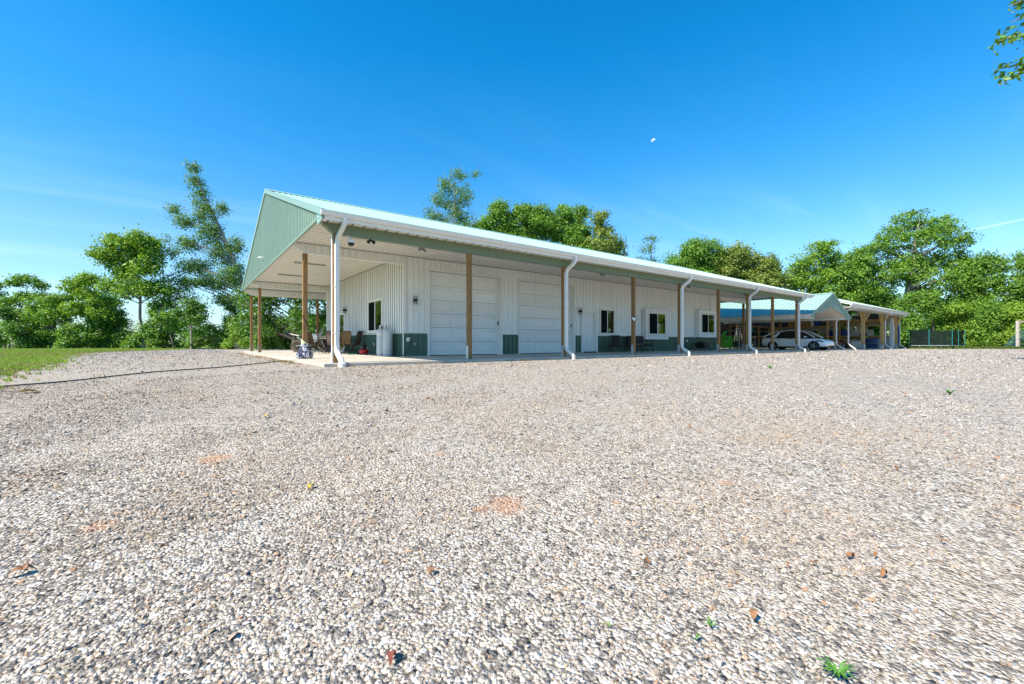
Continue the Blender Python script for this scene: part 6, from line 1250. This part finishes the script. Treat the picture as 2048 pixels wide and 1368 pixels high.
def tree(name, label, d, base_px, lobes, leaf='mid', ls=0.26, per=34, clump=0.75, dens=1.0, trunk_r=0.16, lean_top=None, bark=None, group=None, cat='tree', seed=1, twigs=True, zbase=None, deep=0.85, bare=0, fat=1.28):
    """lobes: (px, py, rx, ry) of the crown's masses as seen, at view depth d; they are filled as real ellipsoids"""
    r_ = np.random.default_rng(seed * 31 + 5); b = at(base_px, 690, d); gz = g_at(b[0], b[1]) if zbase is None else zbase; base = np.array([b[0], b[1], gz - 0.05]); k = d / FPX
    t = thing(name, label, cat, base, 0, group); Cs = []; Rs = []; topz = 0; tx = None
    fw3 = np.array([FW[0], FW[1], 0]); rt3 = np.array([RT[0], RT[1], 0])
    for px, py, rx, ry in lobes:
        c = at(px, py, d) - base + fw3 * r_.uniform(-0.3, 0.3) * rx * k; RX, RZ_ = rx * k, ry * k
        n = max(3, int(dens * 6.0 * (RX * RX * RZ_) ** 0.62 / (clump ** 1.5)))
        u = r_.normal(0, 1, (n, 3)); u /= np.linalg.norm(u, axis=1)[:, None]; q = (r_.uniform(0.12, 1, n) ** 0.5)[:, None]
        Cs.append(c + q * (u[:, :1] * rt3 * max(0.1, RX - clump * 0.5) + u[:, 1:2] * fw3 * RX * deep + u[:, 2:3] * np.array([0, 0, max(0.1, RZ_ - clump * 0.4)])))
        Rs.append(clump * r_.uniform(0.55, 1.25, n))
        if c[2] + RZ_ > topz: topz = c[2] + RZ_; tx = c
    C = np.concatenate(Cs); Rd = np.concatenate(Rs); ok = C[:, 2] > 0.15; C, Rd = C[ok], Rd[ok]
    tm = MB(); top = np.array([tx[0] * 0.9, tx[1] * 0.9, topz * 0.86]) if lean_top is None else at(lean_top[0], lean_top[1], d) - base
    ax = [np.array([0.0, 0, 0])]
    for q in (0.12, 0.3, 0.5, 0.7, 0.88, 1.0): ax.append(np.array([top[0] * q ** 1.25 + r_.normal(0, 0.05) * (q < 1) * topz * 0.12, top[1] * q ** 1.25 + r_.normal(0, 0.05) * (q < 1) * topz * 0.12, top[2] * q]))
    rad_ = [trunk_r * q for q in (1.25, 1.0, 0.85, 0.68, 0.48, 0.28, 0.10)]
    tm.tube(ax, rad_, 9); order = r_.permutation(len(C)); nb = min(len(C), 70, 16 + int(len(C) * (0.30 if twigs else 0.10)))
    zz = np.array([p[2] for p in ax])
    for i in order[:nb]:
        c = C[i]; h = np.clip(c[2] - 0.55 * math.hypot(c[0] - np.interp(c[2], zz, [p[0] for p in ax]), c[1] - np.interp(c[2], zz, [p[1] for p in ax])), topz * 0.12, top[2] * 0.96)
        s0 = np.array([np.interp(h, zz, [p[0] for p in ax]), np.interp(h, zz, [p[1] for p in ax]), h]); r0 = float(np.interp(h, zz, rad_)) * 0.42
        m1 = s0 * 0.5 + c * 0.5 + np.array([0, 0, 0.12 * np.linalg.norm(c - s0)]) * r_.uniform(-0.3, 0.9); e = c + (c - s0) * 0.06
        tm.tube([s0, s0 * 0.72 + m1 * 0.28 + r_.normal(0, 0.05, 3), m1, c * 0.75 + m1 * 0.25, e], [r0, r0 * 0.8, r0 * 0.55, max(0.012, r0 * 0.3), 0.008], 5, cap=False)
    for i in range(bare):                                     # leafless twigs reaching past the leaves
        c = C[r_.integers(len(C))]; o_ = c - np.array([ax[3][0], ax[3][1], ax[3][2] * 0.8]); o_ /= np.linalg.norm(o_); e = c + (o_ + r_.normal(0, 0.25, 3)) * r_.uniform(0.6, 1.5)
        tm.tube([c, (c + e) / 2 + r_.normal(0, 0.08, 3), e], [0.02, 0.014, 0.006], 4, cap=False)
    tm.build('trunk', bark or BARK, t, smooth=True, recalc=False)
    obj('crown', leaves_mesh(C, Rd, per, ls, seed, fat=fat), LEAF[leaf], t); return t

def ragged(px, rx, h, n, seed):
    """uneven masses of leaf from the ground up to height h (pixels), no two plants alike"""
    r_ = np.random.default_rng(seed); out = []
    for i in range(n):
        f = (i + 0.5) / n; out.append((px + rx * r_.uniform(-0.75, 0.75) * (1.05 - 0.6 * f), 697 - h * np.clip(f * 0.86 + r_.normal(0, 0.05), 0.1, 0.9), rx * r_.uniform(0.28, 0.62) * (1.15 - 0.5 * f), h * r_.uniform(0.10, 0.22)))
    return out
gh_l = 'hedge row behind the lawn'
# undergrowth on the left, a row of shrubs
for i, (px, top, rx, d, lf) in enumerate([(-40, 625, 55, 43, 'deep'), (25, 612, 42, 42, 'deep'), (85, 628, 40, 43.5, 'mid'), (140, 640, 36, 42, 'mid'), (190, 630, 38, 43, 'mid'), (240, 610, 40, 44, 'deep'), (290, 640, 34, 42, 'mid'), (335, 635, 36, 43, 'deep'), (385, 640, 36, 42, 'mid'), (430, 650, 34, 42, 'deep'), (475, 640, 34, 41, 'bright'), (530, 630, 42, 40, 'deep'), (580, 640, 38, 40, 'deep'), (630, 620, 40, 40, 'deep')]):
    ords = ['leftmost', 'second', 'third', 'fourth', 'fifth', 'sixth', 'seventh', 'eighth', 'ninth', 'tenth', 'eleventh', 'twelfth', 'thirteenth', 'fourteenth'][i]
    h = 697 - top
    tree('shrub', '%s shrub from the left in the hedge row behind the lawn' % ords, d, px, ragged(px, rx, h, 6, 700 + i), lf, 0.25, 28, 0.55, 1.25, 0.07, group=gh_l, cat='shrub', seed=100 + i, twigs=True, deep=0.6, bare=10, bark=BARKP)
for i, (px, top, rx, lf) in enumerate([(-60, 590, 50, 'mid'), (10, 585, 48, 'mid'), (115, 600, 44, 'deep'), (215, 585, 46, 'mid'), (330, 610, 44, 'mid'), (465, 600, 44, 'mid')]):
    h = 697 - top; ords = ['leftmost', 'second', 'third', 'fourth', 'fifth', 'sixth'][i]
    tree('thicket_tree', '%s of the bushy thicket trees behind the hedge row' % ords, 48, px, ragged(px, rx * 1.15, h, 7, 800 + i), lf, 0.25, 24, 0.55, 0.95, 0.1, group='thicket behind the hedge', seed=300 + i, twigs=True, deep=0.6, bare=14)
tree('slender_tree', 'slender flat-topped tree standing above the hedge at the far left', 44, 20, [(38, 565, 18, 9), (60, 560, 22, 10), (80, 572, 13, 9), (50, 592, 20, 10), (82, 595, 16, 10), (30, 605, 22, 12), (70, 618, 22, 12)], 'mid', 0.24, 22, 0.5, 1.3, 0.09, (62, 556), BARKP, seed=1)
tree('slender_tree', 'slender tree cut off by the left edge of the picture', 44, -25, [(-10, 572, 18, 16), (-40, 560, 24, 16), (0, 590, 12, 8)], 'deep', 0.25, 26, 0.55, 1.0, 0.10, seed=2)
tree('young_tree', 'young bright tree spreading left of the tall maple', 43, 172, [(150, 565, 28, 10), (188, 560, 24, 17), (172, 590, 26, 14), (205, 600, 22, 18), (140, 578, 22, 9), (165, 615, 34, 18), (200, 625, 26, 18)], 'bright', 0.26, 26, 0.55, 1.2, 0.08, (182, 548), BARKP, seed=3)
tree('small_tree', 'small layered tree in the hedge between slender tree and young tree', 43.5, 100, [(95, 605, 32, 14), (128, 598, 30, 13), (70, 632, 34, 18), (120, 632, 36, 20), (150, 620, 26, 14)], 'mid', 0.25, 28, 0.55, 0.9, 0.09, (108, 595), BARKP, seed=4)
tree('maple_tree', 'tall bright green maple with a bare trunk behind the lawn', 42, 286, [(255, 500, 42, 32), (220, 515, 34, 22), (295, 500, 30, 30), (300, 535, 30, 25), (250, 545, 30, 22), (275, 575, 38, 24), (310, 580, 30, 22), (230, 575, 22, 16), (285, 480, 24, 18), (240, 485, 24, 18)], 'bright', 0.28, 34, 0.7, 1.15, 0.15, (272, 480), BARKP, seed=5)
tree('thin_tree', 'thin wispy tree with forked bare branches right of the maple', 43.5, 330, [(330, 478, 8, 10), (350, 505, 18, 16), (365, 535, 22, 18), (345, 560, 22, 16), (385, 560, 20, 16), (335, 600, 26, 22), (370, 590, 24, 20)], 'blue', 0.22, 12, 0.40, 0.8, 0.09, (322, 470), BARK, seed=6, bare=24, fat=1.9)
tree('small_tree', 'small dark-crowned tree on a pale straight trunk near the porch', 41, 382, [(385, 610, 26, 16), (378, 632, 24, 16), (400, 640, 20, 16), (360, 625, 14, 10)], 'deep', 0.26, 32, 0.6, 1.0, 0.11, (384, 600), BARKP, seed=7)
tree('small_tree', 'crooked small tree between the maple and the pale trunk', 42, 348, [(335, 640, 22, 18), (318, 610, 22, 18), (352, 655, 18, 14)], 'mid', 0.26, 26, 0.55, 0.8, 0.09, (318, 600), BARK, seed=8)
tree('leaning_tree', 'tall feathery tree leaning left over the porch gable', 46, 520, [(383, 335, 12, 14), (390, 365, 14, 20), (400, 395, 18, 22), (352, 420, 16, 9), (412, 430, 22, 26), (372, 445, 22, 14), (425, 470, 28, 28), (385, 490, 26, 16), (445, 420, 12, 16), (445, 510, 32, 28), (475, 490, 14, 22), (400, 535, 28, 16), (470, 550, 34, 26), (430, 565, 32, 20), (500, 585, 30, 24), (455, 600, 32, 18), (375, 565, 16, 10)], 'blue', 0.22, 15, 0.42, 1.25, 0.24, (386, 325), BARKP, seed=9, bare=40, fat=1.9)
tree('big_tree', 'dense dark tree with a curved limb seen through the end porch', 38, 590, [(560, 570, 60, 40), (620, 580, 50, 40), (520, 600, 40, 40), (640, 640, 40, 40), (545, 650, 42, 30), (600, 640, 30, 30), (490, 640, 22, 24)], 'deep', 0.27, 36, 0.75, 0.85, 0.22, (590, 540), BARK, seed=10)
# trees behind the barn roof
tree('tall_tree', 'tall thin-leaved tree rising alone behind the barn ridge', 50, 905, [(915, 350, 18, 12), (895, 375, 24, 20), (930, 390, 22, 22), (905, 410, 26, 20), (880, 400, 18, 16), (862, 430, 14, 16), (920, 430, 30, 16), (950, 345, 10, 6), (880, 440, 22, 14), (945, 455, 20, 16), (905, 460, 40, 24)], 'blue', 0.22, 12, 0.40, 0.9, 0.2, (910, 335), BARKP, seed=11, bare=50, fat=1.9)
tree('roof_tree', 'first of the leafy trees right of the tall thin tree', 50, 1000, [(1000, 425, 26, 26), (975, 455, 26, 24), (1020, 440, 18, 30), (1000, 470, 38, 28), (965, 490, 34, 24), (1035, 480, 24, 34), (1040, 425, 14, 20)], 'mid', 0.30, 36, 0.75, 1.5, 0.22, (1002, 405), seed=12)
tree('roof_tree', 'narrow leafy tree in the middle of the group behind the ridge', 51, 1062, [(1052, 425, 18, 18), (1082, 425, 14, 18), (1066, 445, 36, 28), (1060, 485, 40, 30), (1075, 515, 44, 28), (1095, 455, 24, 30)], 'mid', 0.30, 36, 0.75, 1.5, 0.22, (1060, 410), seed=13)
tree('roof_tree', 'largest rounded olive green tree of the group behind the ridge', 52, 1135, [(1130, 430, 26, 24), (1160, 430, 20, 22), (1115, 460, 32, 26), (1150, 465, 38, 32), (1135, 505, 50, 36), (1172, 500, 44, 34), (1100, 445, 24, 26)], 'mid', 0.31, 38, 0.75, 1.15, 0.26, (1135, 410), seed=14)
tree('roof_tree', 'looser leafy tree on the right of the group behind the ridge', 51, 1195, [(1200, 435, 20, 18), (1205, 465, 24, 24), (1190, 500, 38, 32), (1222, 490, 22, 24), (1210, 535, 44, 26)], 'olive', 0.29, 30, 0.7, 1.2, 0.2, (1198, 420), seed=15)
tree('roof_tree', 'low olive tree just showing over the ridge past the group', 52, 1238, [(1238, 490, 16, 14), (1232, 515, 26, 20), (1245, 540, 30, 20)], 'olive', 0.28, 30, 0.6, 1.0, 0.16, seed=16)
tree('sparse_tree', 'sparse twiggy treetop poking over the middle of the long roof', 50, 1297, [(1302, 480, 14, 10), (1292, 500, 18, 12), (1300, 525, 22, 14), (1280, 520, 12, 10), (1290, 550, 26, 20)], 'blue', 0.2, 9, 0.36, 0.8, 0.12, (1304, 468), seed=17, bare=26, fat=1.9)
# woods on the right
tree('round_tree', 'rounded deep green tree left of the olive ones over the roof', 62, 1395, [(1395, 505, 44, 28), (1365, 525, 40, 26), (1425, 525, 38, 30), (1385, 550, 60, 30), (1400, 580, 60, 30)], 'mid', 0.34, 38, 0.85, 1.15, 0.3, seed=18, deep=0.7)
tree('olive_tree', 'broad yellowish olive tree over the far part of the roof', 61, 1475, [(1470, 512, 40, 28), (1445, 535, 36, 26), (1500, 535, 38, 30), (1475, 565, 56, 32)], 'olive', 0.33, 38, 0.8, 1.15, 0.3, seed=19, deep=0.7)
tree('olive_tree', 'smaller olive tree standing right of the broad one', 60, 1535, [(1535, 530, 28, 24), (1520, 560, 34, 28), (1548, 565, 26, 28), (1530, 595, 50, 26)], 'olive', 0.33, 36, 0.75, 1.1, 0.26, seed=20, deep=0.7)
tree('forest_tree', 'loose light green tree at the left end of the woods', 60, 1640, [(1640, 500, 30, 24), (1610, 530, 38, 28), (1665, 525, 32, 30), (1595, 560, 34, 26), (1640, 565, 48, 34), (1690, 560, 30, 34), (1600, 590, 44, 24)], 'bright', 0.33, 30, 0.8, 0.9, 0.28, (1645, 485), seed=21, deep=0.7)
tree('forest_tree', 'mid green tree between the light green tree and the tallest one', 57, 1715, [(1715, 515, 32, 30), (1695, 545, 36, 34), (1740, 540, 34, 36), (1700, 585, 50, 36), (1750, 590, 44, 36)], 'mid', 0.33, 34, 0.8, 1.0, 0.28, seed=22, deep=0.7)
tree('big_tree', 'tallest tree in the right hand woods with sky gaps in its crown', 56, 1802, [(1832, 440, 46, 24), (1880, 448, 40, 24), (1790, 470, 36, 22), (1850, 480, 52, 30), (1905, 485, 34, 26), (1760, 495, 34, 22), (1815, 515, 48, 30), (1875, 525, 48, 28), (1925, 510, 20, 14), (1780, 545, 44, 30), (1840, 565, 56, 32)], 'mid', 0.32, 24, 0.7, 0.66, 0.5, (1840, 440), BARKP, seed=23, deep=0.75)
tree('forest_tree', 'pale green rounded tree right of the tallest tree', 54, 1950, [(1950, 530, 40, 28), (1985, 530, 30, 26), (1920, 560, 38, 30), (1970, 570, 48, 34), (1945, 610, 60, 36)], 'mid', 0.32, 34, 0.8, 1.0, 0.28, seed=24, deep=0.7)
tree('forest_tree', 'tall tree cut off by the right edge of the picture', 53, 2060, [(2055, 540, 36, 36), (2030, 580, 36, 32), (2085, 570, 36, 40), (2050, 630, 56, 44)], 'mid', 0.32, 34, 0.8, 1.0, 0.28, seed=25, deep=0.7)
tree('forest_tree', 'small pale tree behind the right edge above the goal', 58, 2048, [(2045, 515, 14, 12), (2060, 530, 20, 16)], 'blue', 0.28, 24, 0.6, 0.9, 0.14, seed=39, deep=0.7)
for i, (px, top, rx, d, lf, lab) in enumerate([(1745, 570, 44, 60, 'deep', 'dark understorey tree directly behind the shed roof end'), (1815, 585, 42, 51, 'mid', 'leafy understorey tree hanging over the trampoline left end'), (1870, 570, 44, 52, 'mid', 'leafy understorey tree behind the trampoline net'), (1925, 590, 42, 50.5, 'bright', 'bright understorey tree at the right end of the trampoline'), (1975, 600, 42, 50, 'mid', 'understorey tree between trampoline and goal'), (2030, 590, 42, 50, 'bright', 'bright understorey tree behind the goal'), (2085, 600, 44, 49, 'mid', 'understorey tree beyond the right edge'), (1690, 600, 40, 62, 'mid', 'understorey tree showing between carport and shed roof'), (1570, 590, 46, 64, 'mid', 'understorey tree behind the end of the barn roof')]):
    h = 697 - top
    tree('understorey_tree', lab, d, px, ragged(px, rx * 1.15, h, 9, 900 + i), lf, 0.28, 30, 0.65, 1.35, 0.14, group='woods edge', seed=200 + i, twigs=False, deep=0.6)
# two limbs of a tree whose trunk stands beyond the right edge
nr = thing('oak_tree', 'oak limbs reaching in from beyond the top right corner', 'tree', (at(2420, 690, 12.5)[0], at(2420, 690, 12.5)[1], -0.15)); nb_ = np.array(nr.location); tm = MB(); C = []
trunk = [at(2420, 690, 12.5), at(2415, 500, 12.5), at(2400, 250, 12.4), at(2380, 20, 12.3), at(2370, -250, 12.2)]; trunk[0][2] = -0.15
tm.tube([p - nb_ for p in trunk], [0.24, 0.2, 0.17, 0.13, 0.06], 10)
for lim in ([(2395, 215, 12.4), (2230, 150, 12.0), (2110, 122, 11.8), (2050, 138, 11.7), (1997, 172, 11.6)], [(2390, 130, 12.4), (2200, 85, 11.9), (2080, 66, 11.7), (2030, 72, 11.6), (1998, 82, 11.5)], [(2385, 90, 12.4), (2190, 40, 12.0), (2070, 28, 11.8), (2020, 45, 11.7)], [(2380, 40, 12.3), (2170, -20, 12.0), (2060, -8, 11.8), (2018, 14, 11.7)], [(2110, 122, 11.8), (2050, 128, 11.9), (1985, 140, 12.0)]):
    pts = [at(*q) - nb_ for q in lim]; tm.tube(pts, list(np.linspace(0.06, 0.006, len(pts))), 6)
    for q0, q1 in zip(pts[1:-1], pts[2:]):
        for k in np.linspace(0, 1, 4): C.append(q0 * (1 - k) + q1 * k + rng.normal(0, 0.10, 3))
C = [c for c in C if rng.uniform() < 0.8]
tm.build('trunk', BARKP, nr, smooth=True, recalc=False); obj('crown', leaves_mesh(np.array(C), np.full(len(C), 0.24), 20, 0.125, 77, 0.8, 1, 1, 1), LEAF['deep'], nr)

# unseen trees added past the right edge so the windows mirror dark woods
src = [o for o in list(COL.objects) if o.name.startswith(('understorey_tree', 'forest_tree', 'round_tree')) and o.parent is None]; src = src[::2] + src[1::2]
for i, (x, y, rz) in enumerate(((66, -13, 1.0), (62, -19, 2.2), (66, -25, 0.4), (58, -30, 3.0), (63, -37, 1.7), (52, -41, 4.1), (44, -46, 5.0), (34, -49, 0.2), (24, -52, 2.9), (72, -20, 4.0), (70, -33, 0.9), (60, -15, 2.0), (58, -22, 0.7), (61, -27, 3.3), (55, -34, 5.1), (49, -37, 1.2), (40, -42, 2.4), (67, -17, 0.1))):
    dup(src[i % len(src)], (x, y, g_at(x, y) - 0.05), rz, 'unseen tree added beyond the right edge for the windows to mirror')['group'] = 'added trees past the right edge'

# far woods behind the hedge and behind the near trees, read as one mass
def wood_mass(name, label, arcs, leaf, ls, seed):
    r_ = np.random.default_rng(seed); C = []; Rd = []
    for px0, px1, d, h, n in arcs:
        for i in range(n):
            px = r_.uniform(px0, px1); p = at(px, 690, d + r_.normal(0, 3)); hh = h * (0.75 + 0.25 * math.sin(px * 0.031 + seed) + 0.12 * math.sin(px * 0.11)); z = hh * r_.uniform(0, 1) ** 0.8
            C.append((p[0], p[1], z)); Rd.append(r_.uniform(0.7, 1.3))
    stuff(obj(name, leaves_mesh(np.array(C), np.array(Rd), 26, ls, seed, 0.75, 1.1, 0.9, 1.2), LEAF[leaf]), label, 'woods')
wood_mass('far_woods', 'low dark wood far behind the hedge on the left', [(-700, 700, 72, 3.6, 900)], 'deep', 0.42, 3)
wood_mass('far_woods', 'dense wood filling in behind the trees on the right', [(1560, 2600, 70, 9.0, 1500)], 'deep', 0.45, 4)
